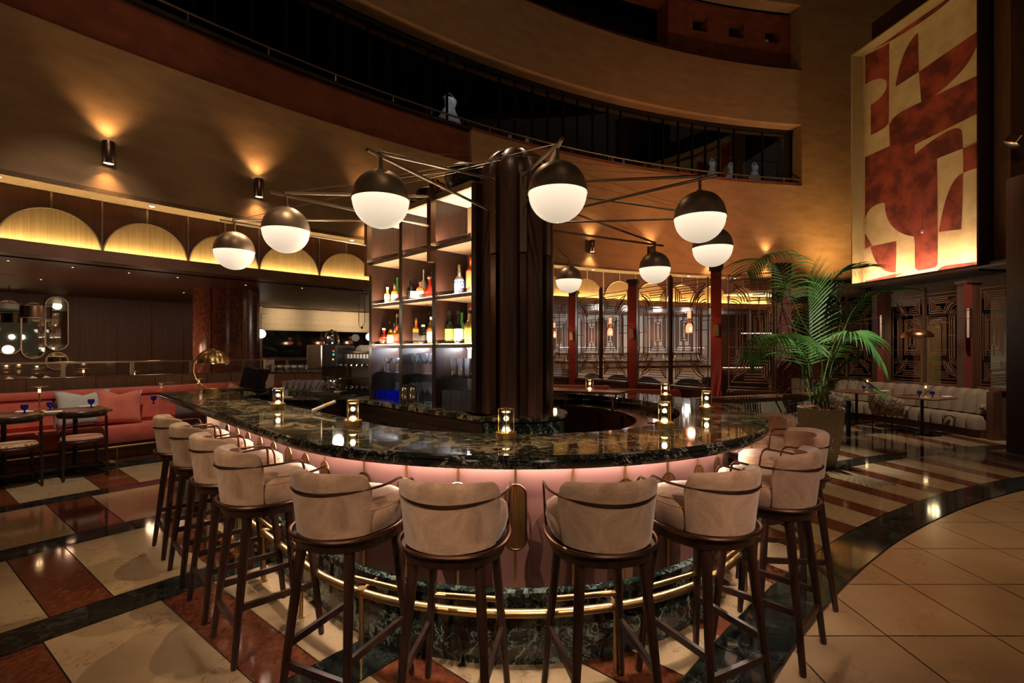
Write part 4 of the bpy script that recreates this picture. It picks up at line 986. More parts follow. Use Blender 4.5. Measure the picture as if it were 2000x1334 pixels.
# card reader and roll
m = MB(); m.lathe([(0, 0), (.02, .0), (.02, .11), (0, .11)], seg=16); o = m.build('paper_roll', M['linen']); o.rotation_euler = (0, pi / 2, .25); o.location = (face(548, 4.75), 4.75, 1.021); tag(o, 'pale rolled cloth lying on the service counter behind the left lamp', 'roll')
m = MB(); m.bbox(0, 0, .06, .07, .012, .12, .003); m.build('tmp_', M['white']) if False else None
o = m.build('notice_card', M['white']); put_w(o, face(556, 4.95), 4.95, 1.001, 'small white upright card near the blue indicator lights', 'card', None, .2)
t = thing('control_box', 'black box with two small blue indicator lights', 'electronic box', (face(542, 5.15), 5.15, 1.001))
m = MB(); m.bbox(0, 0, .05, .14, .10, .10, .006); m.build('housing', M['blackp'], t)
for k in (-.025, .02):
    m = MB(); m.box(k, -.052, .075, .010, .004, .010); m.build('indicator', emis('blue_led', (.05, .12, 1), 6), t)
# menus in a holder
x, y = un(5.55, 1.95)
t = thing('menu_holder', 'black ribbed stack of menus standing at the end of the counter', 'menus', (face(495, 5.35), 5.35, 1.05), radians(10))
m = MB(); m.box(0, 0, .008, .30, .16, .016); m.build('tray', M['black'], t)
for k in range(9):
    m = MB(); m.box(-.12 + .026 * k, 0, .13, .012, .15, .22 + .008 * (k > 5) * 3); q = m.build('menu', M['blackp'], t); q.rotation_euler = (0, .22, 0)
m = MB(); ubox(m, 5.6, 6.2, CN - .62, CN - .2, 1.0, 1.05); 
m.build('side_worktop', M['top'], barT)
# arc lamp on the left end of the counter
x, y = un(5.80, 1.36)
t = thing('dome_lamp', 'brass table lamp with curved arm and gadrooned dome shade', 'table lamp', (x, y, 1.05), radians(8))
m = MB(); m.lathe([(0, 0), (.088, 0), (.09, .004), (.09, .046), (.086, .05), (0, .05)], seg=40); m.build('base', M['brass'], t)
m = MB(); pts = [(-.02 - .19 + .20 * cos(a) * 1.0 + .0, 0, .21 + .22 * sin(a)) for a in []]
pts = [(-.055, 0, .05), (-.10, 0, .075), (-.16, 0, .14), (-.185, 0, .22), (-.18, 0, .30), (-.15, 0, .37), (-.10, 0, .42), (-.05, 0, .447), (.0, 0, .455)]
m.tube(pts, .008, 8); m.build('arm', M['brass'], t)
m = MB(); rings = []
for k in range(13):
    e = pi / 2 * k / 12; r = .155 * cos(e) if k < 12 else .004; z = .31 + .14 * sin(e)
    rings.append([((r * (1 + .05 * abs(cos(7 * 2 * pi * j / 84)) - .03)) * cos(2 * pi * j / 84) + .01, (r * (1 + .05 * abs(cos(7 * 2 * pi * j / 84)) - .03)) * sin(2 * pi * j / 84), z) for j in range(84)])
m.loft(rings, False); m.build('lamp_shade', M['brassd'], t)
m = MB(); m.cyl((.01, 0, .445), .012, .016, 12); m.build('finial', M['brass'], t)
m = MB(); m.lathe([(0, .30), (.02, .31), (.018, .34), (0, .35)], (.01, 0, 0), 12); m.build('bulb', M['flame'], t)
point((x + .01, y, 1.05 + .29), 1.4, (1, .66, .34), .02, 'dome_lamp_light')
# acrylic screen at the end of the counter
m = MB(); ubox(m, 6.22, 6.235, CN - 1.74, CN - 1.3, .72, 1.16)
tag(m.build('acrylic_screen', M['glass']), 'clear acrylic side screen at the left end of the counter', 'screen')
# open brochure on the counter
t = thing('brochure', 'white and yellow rolled brochure propped on the inner counter edge', 'brochure', (*un(3.42, 1.42), 1.052), radians(35))
m = MB(); m.tube([(0, 0, .014), (.10, .03, .045), (.17, .05, .065)], .013, 10); m.build('sheet', M['paper'], t)
m = MB(); m.tube([(.085, .026, .0405), (.125, .037, .052)], .0136, 10); m.build('yellow_band', LB['yellow'], t)
# plate-warmer shelf, drain pipe, tray at the back right
t = thing('serving_shelf', 'brown wooden serving shelf on thin legs over the steel worktop', 'shelf', (0, 0, 0))
x0 = .38; 
sh = [(.42, 4.72), (.44, 5.06), (1.04, 4.72), (1.0, 4.42)]
m = MB(); m.prism([(.30, 5.10), (.30, 4.72), (.98, 4.44), (1.12, 4.66)], 1.085, 1.105); m.build('board', M['walnut2'], t)
for (x, y) in ((.34, 4.74), (.96, 4.47), (1.08, 4.65), (.34, 5.05)):
    m = MB(); m.box(x, y, 1.03, .014, .014, .11); m.build('leg', M['black'], t)
for i, (x, y, s) in enumerate(((.45, 4.86, .10), (.62, 4.80, .09), (.80, 4.68, .09))):
    m = MB(); m.lathe([(0, 0), (s * .6, 0), (s, .02), (s * .97, .02), (s * .5, .006)], seg=20); m.lathe([(0, .012), (s * .6, .012), (s, .032), (s * .97, .032), (s * .5, .018)], seg=20)
    put_w(m.build('stacked_plates', M['blackp']), x, y, .976, ['dark plates at the left under the serving shelf', 'dark plates in the middle under the serving shelf', 'dark plates at the right under the serving shelf'][i], 'plates', 'dark plates under the serving shelf')
t = thing('tap', 'small chrome tap on the steel worktop in front of the serving shelf', 'tap', (.86, 4.14, .975))
m = MB(); m.cyl((0, 0, 0), .016, .09, 14); m.tube([(0, 0, .08), (0, -.01, .11), (.02, -.05, .12), (.03, -.08, .10)], .009, 8); m.build('spout', M['chrome'], t)
m = MB(); m.tube([(0, 0, .09), (-.03, .02, .12)], .006, 8); m.build('lever', M['chrome'], t)
m = MB(); m.tube([(.56, 3.66, .62), (.62, 3.72, .60), (.72, 3.85, .62), (.78, 3.95, .72), (.80, 4.0, .80)], .020, 10)
tag(m.build('drain_pipe', M['bronze2']), 'bent metal pipe below the steel worktop inside the bar', 'pipe')
m = MB(); sweep(m, stations(CU, CU, fa=70, ba=100), [(1.0, .976), (1.2, .976), (1.2, .982), (1.0, .982)]); tag(m.build('steel_tray', M['chrome']), 'shallow steel tray sunk beside the right counter edge', 'tray')
# ---------------------------------------------------------------- metal screens
def panel_lines(w, h):
    """bars of one art-deco panel: polylines in (x, z) with width w and height h"""
    k = w / .75; X = lambda v: v * k; L = []
    L += [[(0, 0), (0, h)], [(w, 0), (w, h)], [(0, .02), (w, .02)], [(0, h - .02), (w, h - .02)]]
    def motif(fl):                                               # top block; mirrored for the bottom
        Z = (lambda z: h - z) if fl else (lambda z: z)
        for i in range(4):
            d = .040 * i
            L.append([(X(.09 + d), Z(.09 + d)), (X(.50 - d * .2), Z(.09 + d))] if i else [(X(.05), Z(.09)), (X(.70), Z(.09))])
            L.append([(X(.09 + d), Z(.09 + d)), (X(.09 + d), Z(.40 - d))])
            L.append([(X(.09 + d), Z(.40 - d)), (X(.40 - d * .6), Z(.40 - d))])
        cx_, cz = X(.72), .42
        for i in range(4):
            r = X(.32 - .045 * i); a0, a1 = radians(100), radians(178)
            L.append([(cx_ + r * cos(a0 + (a1 - a0) * j / 8), Z(cz - r * sin(a0 + (a1 - a0) * j / 8))) for j in range(9)])
        L.append([(X(.09), Z(.09)), (X(.20), Z(.20))]); L.append([(X(.70), Z(.10)), (X(.52), Z(.28))]); L.append([(X(.40), Z(.44)), (X(.52), Z(.28))])
    motif(True); motif(False)
    zl, zu = .52, h - .52                                        # long loops at the side
    for i in range(3):
        r = X(.20 - .045 * i); c = X(.72)
        L.append([(c, zu + r)] + [(c - r * sin(radians(a)), zu + r * cos(radians(a))) for a in range(10, 91, 16)] + [(c - r, zu), (c - r, zl)] + [(c - r * cos(radians(a)), zl - r * sin(radians(a))) for a in range(10, 91, 16)] + [(c, zl - r)])
    c = X(.27)                                                   # nested keys in the middle
    for i, (hw, a, b_) in enumerate(((.035, .74, .16), (.065, .70, .12), (.115, .62, .06), (.145, .58, .03), (.175, .54, .0))):
        hw = X(hw); L.append([(c - hw, a), (c - hw, h - .50 - b_ * 1.1), (c + hw, h - .50 - b_ * 1.1), (c + hw, a), (c - hw, a)])
    L += [[(0, h * .36), (w, h * .36)], [(X(.05), h * .66), (X(.52), h * .66)], [(c, .54), (c, .70)], [(c, h - .50), (c, h - .63)], [(X(.05), .47), (X(.05), h - .47)], [(X(.51), h * .52), (w, h * .52)], [(X(.63), .50), (X(.63), h - .5)]]
    return L
def screen_panel(p0, p1, z0, z1, flip, par, t=.0056):
    """one metal panel between plan points p0 and p1, built round the parent's origin"""
    d = Vector((p1[0] - p0[0], p1[1] - p0[1], 0)); w = d.length; d.normalize(); nn = Vector((-d.y, d.x, 0)); m = MB()
    for pl in panel_lines(w, z1 - z0):
        for a, b_ in zip(pl[:-1], pl[1:]):
            xa, xb = (w - a[0], w - b_[0]) if flip else (a[0], b_[0])
            A = Vector((p0[0], p0[1], z0 + a[1])) + d * xa; B_ = Vector((p0[0], p0[1], z0 + b_[1])) + d * xb
            e = (B_ - A)
            if e.length < 1e-5: continue
            e.normalize(); s = e.cross(nn) * t; q = nn * .006; A2 = A - e * t * .6; B2 = B_ + e * t * .6
            vs = [A2 - s - q, A2 + s - q, A2 + s + q, A2 - s + q, B2 - s - q, B2 + s - q, B2 + s + q, B2 - s + q]
            m.add(vs, [(0, 1, 2, 3), (7, 6, 5, 4), (0, 4, 5, 1), (1, 5, 6, 2), (2, 6, 7, 3), (3, 7, 4, 0)])
    return m.build('lattice_panel', M['lattice'], par, smooth=0)
def lerp(a, b_, t): return (a[0] + (b_[0] - a[0]) * t, a[1] + (b_[1] - a[1]) * t)
def screen_bay(p0, p1, z0, z1, label, n=2, grp='bronze lattice screens'):
    o = thing('lattice_screen', label, 'screen', (0, 0, 0), 0, grp)
    rz = atan2(p1[1] - p0[1], p1[0] - p0[0]); L = hypot(p1[0] - p0[0], p1[1] - p0[1])
    for i in range(n):
        a = lerp(p0, p1, (i + .02) / n + .004); b_ = lerp(p0, p1, (i + .98) / n - .004); screen_panel(a, b_, z0 + .02, z1 - .06, i % 2 == 0, o)
    for i in range(1, n):
        m = MB(); c = lerp(p0, p1, i / n); m.box(*c, (z0 + z1) / 2 + .02, .045, .06, z1 - z0 + .02, rz); m.lathe([(.02, 0), (.025, .02), (.0, .045)], (*c, z1 + .03), 10); m.build('mid_post', M['walnut'], o)
    m = MB(); m.box(*lerp(p0, p1, .5), z0 - .02, L, .14, .04, rz); m.build('sill', M['walnut2'], o)
    m = MB(); m.box(*lerp(p0, p1, .5), (z0 - .04) / 2, L, .08, z0 - .04, rz); m.build('low_wall', M['walnut'], o)
    return o
def square_post(c, rz, w, d, z, label, red, off=.25):
    o = thing('screen_post', label, 'post', (c[0], c[1], 0), rz, 'red-faced posts between the lattice screens')
    m = MB(); m.box(0, 0, z / 2, w, d, z); m.build('shaft', M['walnut'], o)
    m = MB(); m.box(-w * .0, -d / 2 - .004, z / 2 - .02, w * .96, .008, z - .10); m.build('front_face', red, o)
    m = MB(); m.box(0, 0, z + .02, w + .05, d + .05, .06); m.build('capital', M['walnut'], o)
    return o
# main screen
A0, A1, A2, A3 = (.62, 10.85), (1.30, 10.24), (2.18, 8.70), (3.03, 7.18)
Z0, Z1 = .92, 2.66
def inset(p, q, a=.12, b_=.12):
    L = hypot(q[0] - p[0], q[1] - p[1]); return lerp(p, q, a / L), lerp(p, q, 1 - b_ / L)
for (p, q, lab, n) in ((A0, A1, 'bronze lattice screen just right of the tall column, farthest bay', 1), (A1, A2, 'bronze lattice screen second bay right of the column', 2), (A2, A3, 'bronze lattice screen third bay, behind the rear globe lamp', 2)):
    a, b_ = inset(p, q); screen_bay(a, b_, Z0, Z1, lab, n)
screen_bay((3.16, 7.08), (3.69, 6.74), Z0, Z1, 'single-panel bronze lattice screen beside the planter', 1)
for c, lab in ((A1, 'brick red faced post farthest back, right of the column'), (A2, 'brick red faced post in the middle of the main screen'), (A3, 'nearest brick red faced post of the main screen, carrying a glass wall lamp')):
    square_post(c, radians(-22), .145, .22, 2.70, lab, M['redpost'])
o = thing('screen_post', 'wide maroon faced post with palm shadows beside the planter', 'post', (3.82, 6.80, 0), radians(5))
m = MB(); m.box(0, .05, 1.36, .21, .12, 2.72); m.build('shaft', M['walnut'], o); m = MB(); m.box(.03, -.014, 1.36, .15, .008, 2.66); m.build('front_face', M['maroon'], o)
# bottle-shaped glass wall lamps
def glass_lamp(c, d, lab):
    x, y = c; o = thing('glass_wall_lamp', lab, 'wall lamp', (x + d[0] * .43, y + d[1] * .43, 1.76), 0, 'bottle-shaped glass wall lamps on the red posts')
    bx, by = -d[0] * .40, -d[1] * .40; rz = atan2(d[1], d[0])
    m = MB(); m.box(bx, by, .02, .07, .10, .16, radians(-22)); m.build('mounting_plate', M['brass'], o)
    m = MB(); m.tube([(bx, by - .06, .05), (bx * .97, by * .97 - .06, .13), (bx * .85, by * .85 - .05, .165), (0, 0, .17)], .006, 8); m.build('arm', M['bronze2'], o)
    m = MB(); m.lathe([(.058, -.02), (.066, .06), (.060, .10), (.034, .15), (.030, .165), (.030, .205), (.036, .215), (.036, .31)], seg=24); m.build('outer_shade', M['pinkglass'], o)
    m = MB(); m.lathe([(0, -.01), (.045, -.01), (.046, .08), (.024, .12), (0, .12)], seg=20); m.lathe([(0, .20), (.026, .20), (.026, .30), (0, .30)], seg=16); m.build('lit_glass', M['amberglass'], o)
    point((x + d[0] * .43, y + d[1] * .43 - .09, 1.80), 3.0, (1, .55, .30), .05, 'glass_lamp_light')
dd = (-.72, -.69)
glass_lamp((A1[0] - .02, A1[1] - .12), (-.95, -.3), 'bottle-shaped pink glass wall lamp farthest back beside the column')
glass_lamp((A2[0] - .02, A2[1] - .12), (-1.0, -.15), 'bottle-shaped pink glass wall lamp on the middle red post')
glass_lamp((A3[0] - .02, A3[1] - .12), (-1.0, -.05), 'bottle-shaped pink glass wall lamp on the nearest red post')
# coral booths in front of the screens
def booth(pts, lab):
    o = thing('booth_bench', lab, 'bench', (0, 0, 0), 0, 'coral booth benches in front of the screens')
    m = MB(); P = pts; m.tube([(x, y, .64) for x, y in P], .085, 8, sq=2.4); 
    b2 = MB(); rings = []
    for i, (x, y) in enumerate(P):
        a = Vector(P[min(i + 1, len(P) - 1)]) - Vector(P[max(i - 1, 0)]); a.normalize(); n = Vector((-a.y, a.x))
        sec = [(-.07, .3), (-.09, .6), (-.09, .82), (-.05, .865), (.02, .875), (.07, .85), (.09, .80), (.09, .3)]
        rings.append([(x + n.x * u, y + n.y * u, z) for u, z in sec])
    b2.loft(rings, True); b2.build('backrest', M['coral'], o)
    b3 = MB(); rings = []
    for i, (x, y) in enumerate(P):
        a = Vector(P[min(i + 1, len(P) - 1)]) - Vector(P[max(i - 1, 0)]); a.normalize(); n = Vector((-a.y, a.x))
        rings.append([(x + n.x * u, y + n.y * u, z) for u, z in [(-.08, .0), (-.08, .44), (-.12, .47), (-.42, .47), (-.45, .44), (-.45, 0)]])
    b3.loft(rings, True); b3.build('seat', M['coral'], o)
booth([(.30, 8.75), (.9, 8.62), (1.35, 8.50), (1.58, 8.42), (1.68, 8.55)], 'coral booth bench with rounded end, left behind the counter lamps')
booth([(1.55, 7.75), (2.05, 7.68), (2.42, 7.60), (2.58, 7.62), (2.62, 7.75)], 'coral booth bench with rounded end, right, below the middle screen')
booth([(.2, 9.6), (.45, 9.5), (.62, 9.45), (.66, 9.6)], 'short coral booth bench end showing just beside the column')
# low sage wall at right of the counter
o = thing('low_sage_wall', 'low sage green panelled wall with wooden ledge behind the planter', 'low wall', (0, 0, 0))
ws = [(2.05, 5.98), (3.25, 6.45), (4.55, 7.0)]
for a, b_ in zip(ws[:-1], ws[1:]):
    rz = atan2(b_[1] - a[1], b_[0] - a[0]); L = hypot(b_[0] - a[0], b_[1] - a[1]); c = lerp(a, b_, .5)
    m = MB(); m.box(*c, .43, L, .08, .86, rz); m.build('panel', M['sage'], o); m = MB(); m.box(*c, .875, L + .03, .14, .03, rz); m.build('ledge', M['walnut2'], o)

# right screen wall
Wl = [(8.55, 7.9), (8.43, 8.78), (8.15, 10.5), (7.45, 11.5), (6.4, 12.3)]
segs = [((8.52, 8.10), (8.40, 8.68), 1, 'dark lattice screen at far right in front of a pale panel'), ((8.36, 8.98), (8.18, 10.40), 2, 'pair of lattice screen panels behind the dome wall lamp at right'),
        ((8.00, 10.72), (7.42, 11.55), 2, 'pair of lattice screen panels seen through the palm'), ((7.2, 11.75), (6.3, 12.35), 1, 'lattice screen at the far corner behind the palm')]
for a, b_, n, lab in segs: screen_bay(a, b_, .84, 2.68, lab, n, 'bronze lattice screens')
for c, rz, lab in (((8.29, 8.83), -98, 'dull red faced post beside the rightmost lattice screen'), ((8.02, 10.56), -112, 'dull red faced post just right of the palm'), ((7.31, 11.66), -140, 'dull red faced post hidden behind the palm fronds')):
    o = thing('screen_post', lab, 'post', (c[0], c[1], 0), 0, 'red-faced posts between the lattice screens')
    m = MB(); m.box(.06, .0, 1.35, .26, .20, 2.70); m.build('shaft', M['walnut'], o)
    m = MB(); m.box(-.055, -.105, 1.36, .14, .008, 2.66); m.build('front_face', M['redpost'] if False else plain('dull_red', (.24, .045, .035), .5), o)
    m = MB(); m.box(.06, 0, 2.73, .31, .25, .05); m.build('capital', M['walnut'], o)
# dome wall lamps
def dome_lamp(c, lab, s=1.0):
    x, y = c; ox = -.95 * s; o = thing('dome_wall_lamp', lab, 'wall lamp', (x + ox, y - .12, 1.735), 0, 'wide copper dome wall lamps on struts')
    m = MB(); R = .24; m.lathe([(R, -.02), (R * .98, .02), (R * .82, .07), (R * .5, .115), (R * .2, .133), (0, .136)], seg=36); m.lathe([(R - .004, -.02), (R * .8, .06), (0, .12)], seg=36); m.build('dome_shade', mottled('hammered_copper', (.38, .20, .10), (.52, .28, .14), 20, .28, 1.0), o)
    m = MB(); m.box(-ox, .02, .24, .05, .05, .52); m.build('wall_plate', M['bronze2'], o)
    m = MB(); m.cyl((0, 0, .13), .006, .20, 8); m.build('stem', M['bronze2'], o)
    for z in (.32, .47):
        m = MB(); m.tube([(-ox, .0, z), (-.06 if z < .4 else 0, 0, .325 if z > .4 else .32)], .006, 6); m.build('strut', M['bronze2'], o)
dome_lamp((8.13, 8.69), 'copper dome wall lamp on struts over the nearest right-hand table')
dome_lamp((7.90, 10.42), 'copper dome wall lamp on struts, half hidden by the palm', .9)
# low ceiling and backing rooms at the right
b = MB(); b.prism([(8.55, 8.3), (14, 8.3), (14, 16.5), (5.2, 14.2), (6.3, 12.5), (7.45, 11.65), (8.2, 10.6)], 2.98, 3.02)
M['palec'] = plain('pale_ceiling', (.30, .26, .22), .8)
struct('ceiling_right', b, M['palec'])
b = MB(); b.box(10.9, 10, 1.5, .1, 8, 3.0); b.box(9.2, 13.6, 1.5, 5.0, .1, 3.0); struct('wall_right', b, plain('dark_brown_wall', (.035, .016, .010), .7))
b = MB(); b.box(9.35, 8.6, 1.5, .06, 1.5, 3.0, radians(5)); struct('wall_pale_right', b, plain('grey_green_panel', (.34, .33, .27), .7))
t = thing('lit_panel', 'tall narrow amber-lit doorway panel seen through the right lattice screens', 'light panel', (9.6, 11.0, 0))
m = MB(); m.box(0, 0, 1.15, .9, .05, 2.3); m.build('frame', M['walnut'], t)
m = MB(); m.box(-.1, -.03, 1.1, .45, .02, 1.9); m.build('pale_face', plain('ochre_panel', (.45, .34, .12), .6), t)
point((8.9, 10.2, 1.9), 9, (1, .78, .40), .1, 'doorway_light')
# wood partition at the right edge
o = thing('partition', 'low brown panelled partition at the end of the cream bench', 'partition', (0, 0, 0))
m = MB(); m.box(8.42, 8.05, .40, .75, .10, .80); m.build('panel', M['sage'] if False else mottled('olive_brown_wood', (.10, .062, .032), (.14, .088, .048), 20, .5, stretch=(1, 1, .1)), o)
m = MB(); m.box(8.42, 8.05, .815, .82, .15, .03); m.build('ledge', M['walnut'], o)
m = MB(); m.box(8.0, 8.02, .40, .14, .12, .80); m.box(8.42, 7.99, .06, .75, .03, .12); m.build('end_stile', M['walnut'], o)
b = MB(); b.box(9.0, 7.9, 1.5, .35, .2, 3.0); struct('trim_9', b, plain('dark_red_panel', (.10, .016, .012), .5))
b = MB(); b.box(7.62, 6.95, 2.0, .72, .3, 4.0); struct('trim_10', b, M['darkwood'])
# upper right: mural in its box, dark wall, pipes
MA, MBp = Vector((8.90, 8.94, 0)), Vector((8.50, 11.65, 0))      # near and far ends in plan
ZB, ZT = 3.08, 8.55
du = (MBp - MA); Lm = du.length; du.normalize(); nv = Vector((-du.y, du.x, 0))
if nv.x > 0: nv = -nv
def on_mural(px, py, off=.0):
    d = Vector(((px - 1000) / F, 1, (HOR - py) / F)); o_ = MA + nv * off; t_ = (o_.dot(nv)) / (d.x * nv.x + d.y * nv.y); p = Vector((0, 0, H)) + d * t_
    return p
M['mural_c'] = mottled('mural_cream', (.62, .40, .20), (.80, .56, .30), 2.5, .8, detail=8)
M['mural_r'] = mottled('mural_red', (.13, .018, .010), (.40, .062, .030), 2.2, .8, detail=10, lo=.40, hi=.62)
mu = thing('mural', 'tall abstract mural of rust red arcs and leaf shapes on cream', 'mural', tuple(MA + Vector((0, 0, ZB))))
m = MB()
def P2(u, z, off): p = MA + du * u + nv * off; return (p.x, p.y, z)
m.mat(0).add([P2(0, ZB, .04), P2(Lm, ZB, .04), P2(Lm, ZT, .04), P2(0, ZT, .04), P2(0, ZB, 0), P2(Lm, ZB, 0), P2(Lm, ZT, 0), P2(0, ZT, 0)], [(0, 1, 2, 3), (7, 6, 5, 4), (0, 4, 5, 1), (1, 5, 6, 2), (2, 6, 7, 3), (3, 7, 4, 0)])
def arc(c, rx, ry, a0, a1, n=12): return [(c[0] + rx * cos(radians(a0 + (a1 - a0) * i / n)), c[1] - ry * sin(radians(a0 + (a1 - a0) * i / n))) for i in range(n + 1)]
def bez(p0, p1, p2, n=12): return [((1 - t) ** 2 * p0[0] + 2 * t * (1 - t) * p1[0] + t * t * p2[0], (1 - t) ** 2 * p0[1] + 2 * t * (1 - t) * p1[1] + t * t * p2[1]) for t in [i / n for i in range(n + 1)]]
R = []                                                           # shapes drawn on the mural (measured in the photograph's frame)
R.append([(1690, 108), (1737, 84)] + [(1737, 112), (1690, 164)])
R.append([(1704, 85), (1830, -4), (1880, -40), (1940, -80), (1940, -60)] + bez((1900, -40), (1830, 30), (1740, 80)))
R.append([(1915, -45)] + bez((1910, -20), (1918, 25), (1914, 57)) + [(1940, 43), (1940, -60)])
R.append(bez((1793, 63), (1760, 95), (1749, 170)) + [(1795, 140)])                       # leaf left
R.append([(1795, 140), (1914, 58)] + bez((1914, 60), (1912, 130), (1800, 205)))           # leaf right
R.append([(1690, 164), (1737, 112)] + [(1736, 240)] + bez((1736, 240), (1732, 250), (1701, 264)) + [(1701, 205)] + bez((1701, 205), (1735, 185), (1732, 160)) + bez((1732, 160), (1722, 145), (1690, 165)))
R.append([(1737, 240), (1738, 285)] + [(1690, 307), (1690, 430)] + bez((1690, 430), (1695, 400), (1727, 396)) + bez((1728, 396), (1730, 455), (1785, 462)) + [(1787, 475), (1787, 522)] + bez((1787, 522), (1790, 530), (1800, 528)) + [(1825, 523)] + bez((1825, 523), (1832, 520), (1832, 510)) + [(1832, 455), (1830, 310)] + [(1881, 290)] + [(1880, 270)] + bez((1878, 255), (1868, 235), (1787, 301)) + [(1787, 283)] + [(1940, 207), (1940, 133)] + [(1785, 206)] + bez((1785, 206), (1742, 225), (1740, 240)))
R.append([(1881, 290), (1940, 265), (1940, 340)] + bez((1940, 340), (1920, 318), (1882, 338)))
R.append(bez((1881, 338), (1850, 350), (1834, 453)) + [(1878, 448)])
R.append([(1690, 455), (1703, 480), (1690, 486)])
R.append([(1701, 483), (1751, 472), (1750, 532)] + bez((1750, 532), (1712, 535), (1701, 483)))
R.append([(1690, 549), (1750, 534), (1750, 547), (1690, 560)])
R.append(bez((1830, 533), (1832, 522), (1850, 518)) + [(1940, 507), (1940, 520), (1830, 536)])
R.append([(1750, 536), (1768, 532), (1750, 540)])
def inside(p, lo, hi): return lo <= p <= hi
for i, poly in enumerate(R):
    vs = []
    for px, py in poly:
        p = on_mural(px, py, .04); u_ = max(0.0, min(Lm, (p - MA).dot(du))); z_ = max(ZB, min(ZT, p.z)); q = P2(u_, z_, .0425 + .0004 * i); vs.append(q)
    cl = [v for j, v in enumerate(vs) if (Vector(v) - Vector(vs[j - 1])).length > 1e-3]
    m.mat(1).add(cl, [tuple(range(len(cl)))])
o = m.build('painted_panel', [M['mural_c'], M['mural_r']], mu, None, 0); o.location = -mu.location
def mfix(mm, name, mat):
    o = mm.build(name, mat, mu, None, 0); o.location = -mu.location; return o
def slab(u0, u1, z0_, z1_, o0, o1):
    return MB().add([P2(u0, z0_, o0), P2(u1, z0_, o0), P2(u1, z0_, o1), P2(u0, z0_, o1), P2(u0, z1_, o0), P2(u1, z1_, o0), P2(u1, z1_, o1), P2(u0, z1_, o1)], [(3, 2, 1, 0), (4, 5, 6, 7), (0, 1, 5, 4), (1, 2, 6, 5), (2, 3, 7, 6), (3, 0, 4, 7)])
M['mframe'] = plain('gold_toned_frame', (.42, .30, .13), .5)
mfix(slab(Lm, Lm + .03, ZB - .15, ZT + .05, -.05, .34), 'frame_side', M['mframe'])
mfix(slab(-.02, Lm + .03, ZT, ZT + .03, -.05, .34), 'frame_top', M['mframe'])
mfix(slab(-.03, 0, ZB - .12, ZT + .03, -.05, .36), 'frame_side', M['darkwood'])
mfix(slab(-.03, Lm + .03, ZB - .14, ZB - .01, -.3, .36), 'frame_bottom', M['darkwood'])
mfix(slab(.05, Lm - .05, ZB - .009, ZB + .004, .24, .27), 'light_strip', emis('mural_led', (1, .76, .50), 120))
for uu in (.4, 1.1, 1.8, 2.4):
    p = P2(uu, ZB + .05, .30); q = P2(uu, ZB + 2.2, .0); spot(p, q, 16, 125, 1.0, (1, .74, .48), .05, 'mural_light')
b = MB(); b.box(9.30, 10.3, 6.0, .5, 3.2, 7.0, radians(8.4)); struct('wall_mural_backing', b, M['darkwood'])
b = MB(); b.box(9.0, 8.7, 5.9, .36, .3, 5.8); b.box(9.9, 8.2, 7.0, 1.2, .3, 8.0); struct('trim_11', b, M['walnut'])
b = MB(); b.box(9.05, 8.45, 3.02, .9, .5, .12); struct('trim_12', b, M['palec'])
t = thing('floodlight', 'grey box floodlight bracketed to the dark wall right of the mural', 'floodlight', (8.62, 8.25, 5.05))
m = MB(); m.bbox(0, 0, 0, .26, .22, .14, .01); q = m.build('housing', M['bronze2'], t); q.rotation_euler = (.5, .35, .3)
m = MB(); m.tube([(.1, .05, .05), (.3, .1, .12)], .015, 8); m.build('bracket', M['black'], t)
# small hanging sensor in front of the mural
t = thing('pendant_spot', 'tiny white pendant spot hanging in front of the mural', 'spotlight', on_mural(1801, 452, .5).to_tuple())
m = MB(); m.lathe([(0, -.03), (.022, -.025), (.022, .02), (0, .03)], seg=12); m.build('head', M['white'], t)
m = MB(); m.cyl((0, 0, .03), .003, .32, 6); m.build('stem', M['black'], t)
# ---------------------------------------------------------------- coral bench along the left
def curved(prof, a0, a1, step=.7):
    m = MB(); n = int(math.ceil((a1 - a0) / step)); rings = []
    for i in range(n + 1):
        a = a0 + (a1 - a0) * i / n; rings.append([(*pol(a, r), z) for r, z in prof])
    m.loft(rings, True); return m
bench = thing('curved_bench', 'long curved coral velvet bench with brass foot rail at the left', 'bench', (0, 0, 0))
cuts = [30.0, 34.2, 38.5, 42.8, 47.0, 51.2, 55.5]
for a0, a1 in zip(cuts[:-1], cuts[1:]):
    g = .035
    curved([(20.95, .24), (20.93, .30), (20.92, .40), (20.94, .45), (21.0, .47), (21.42, .46), (21.45, .24)], a0 + g, a1 - g).build('seat_cushion', M['coral'], bench)
    curved([(21.34, .46), (21.30, .52), (21.36, .84), (21.40, .87), (21.50, .86), (21.50, .46)], a0 + g, a1 - g).build('back_cushion', M['coral'], bench)
curved([(21.34, .86), (21.33, .90), (21.35, .945), (21.42, .965), (21.50, .96), (21.50, .86)], 30, 55.5).build('top_roll', M['coral'], bench)
curved([(21.10, 0), (21.10, .24), (21.5, .24), (21.5, 0)], 30, 55.5).build('wood_base', M['walnut2'], bench)
m = MB(); m.tube([(*pol(a * .5, 20.86), .20) for a in range(60, 111)], .016, 10)
br = m.build('foot_rail', M['brass'], bench)
for a in range(31, 56, 3):
    m = MB(); m.tube([(*pol(a, 20.86), .0), (*pol(a, 20.86), .20)], .011, 8); m.tube([(*pol(a, 20.86), .20), (*pol(a, 21.10), .20)], .009, 8); m.build('rail_bracket', M['brass'], br)
pl = thing('planter_wall', 'brown wood ledge and glass rail behind the coral bench', 'low wall', (0, 0, 0))
curved([(21.50, 0), (21.50, 1.11), (21.52, 1.12), (21.70, 1.12), (21.72, 1.10), (21.72, 0)], 30, 57).build('wood_panel', mottled('brightened_ledge_wood', (.28, .165, .10), (.36, .22, .14), 26, .45, stretch=(1, 1, .06)), pl)  # panel wood colour lightened in place of light falling on it
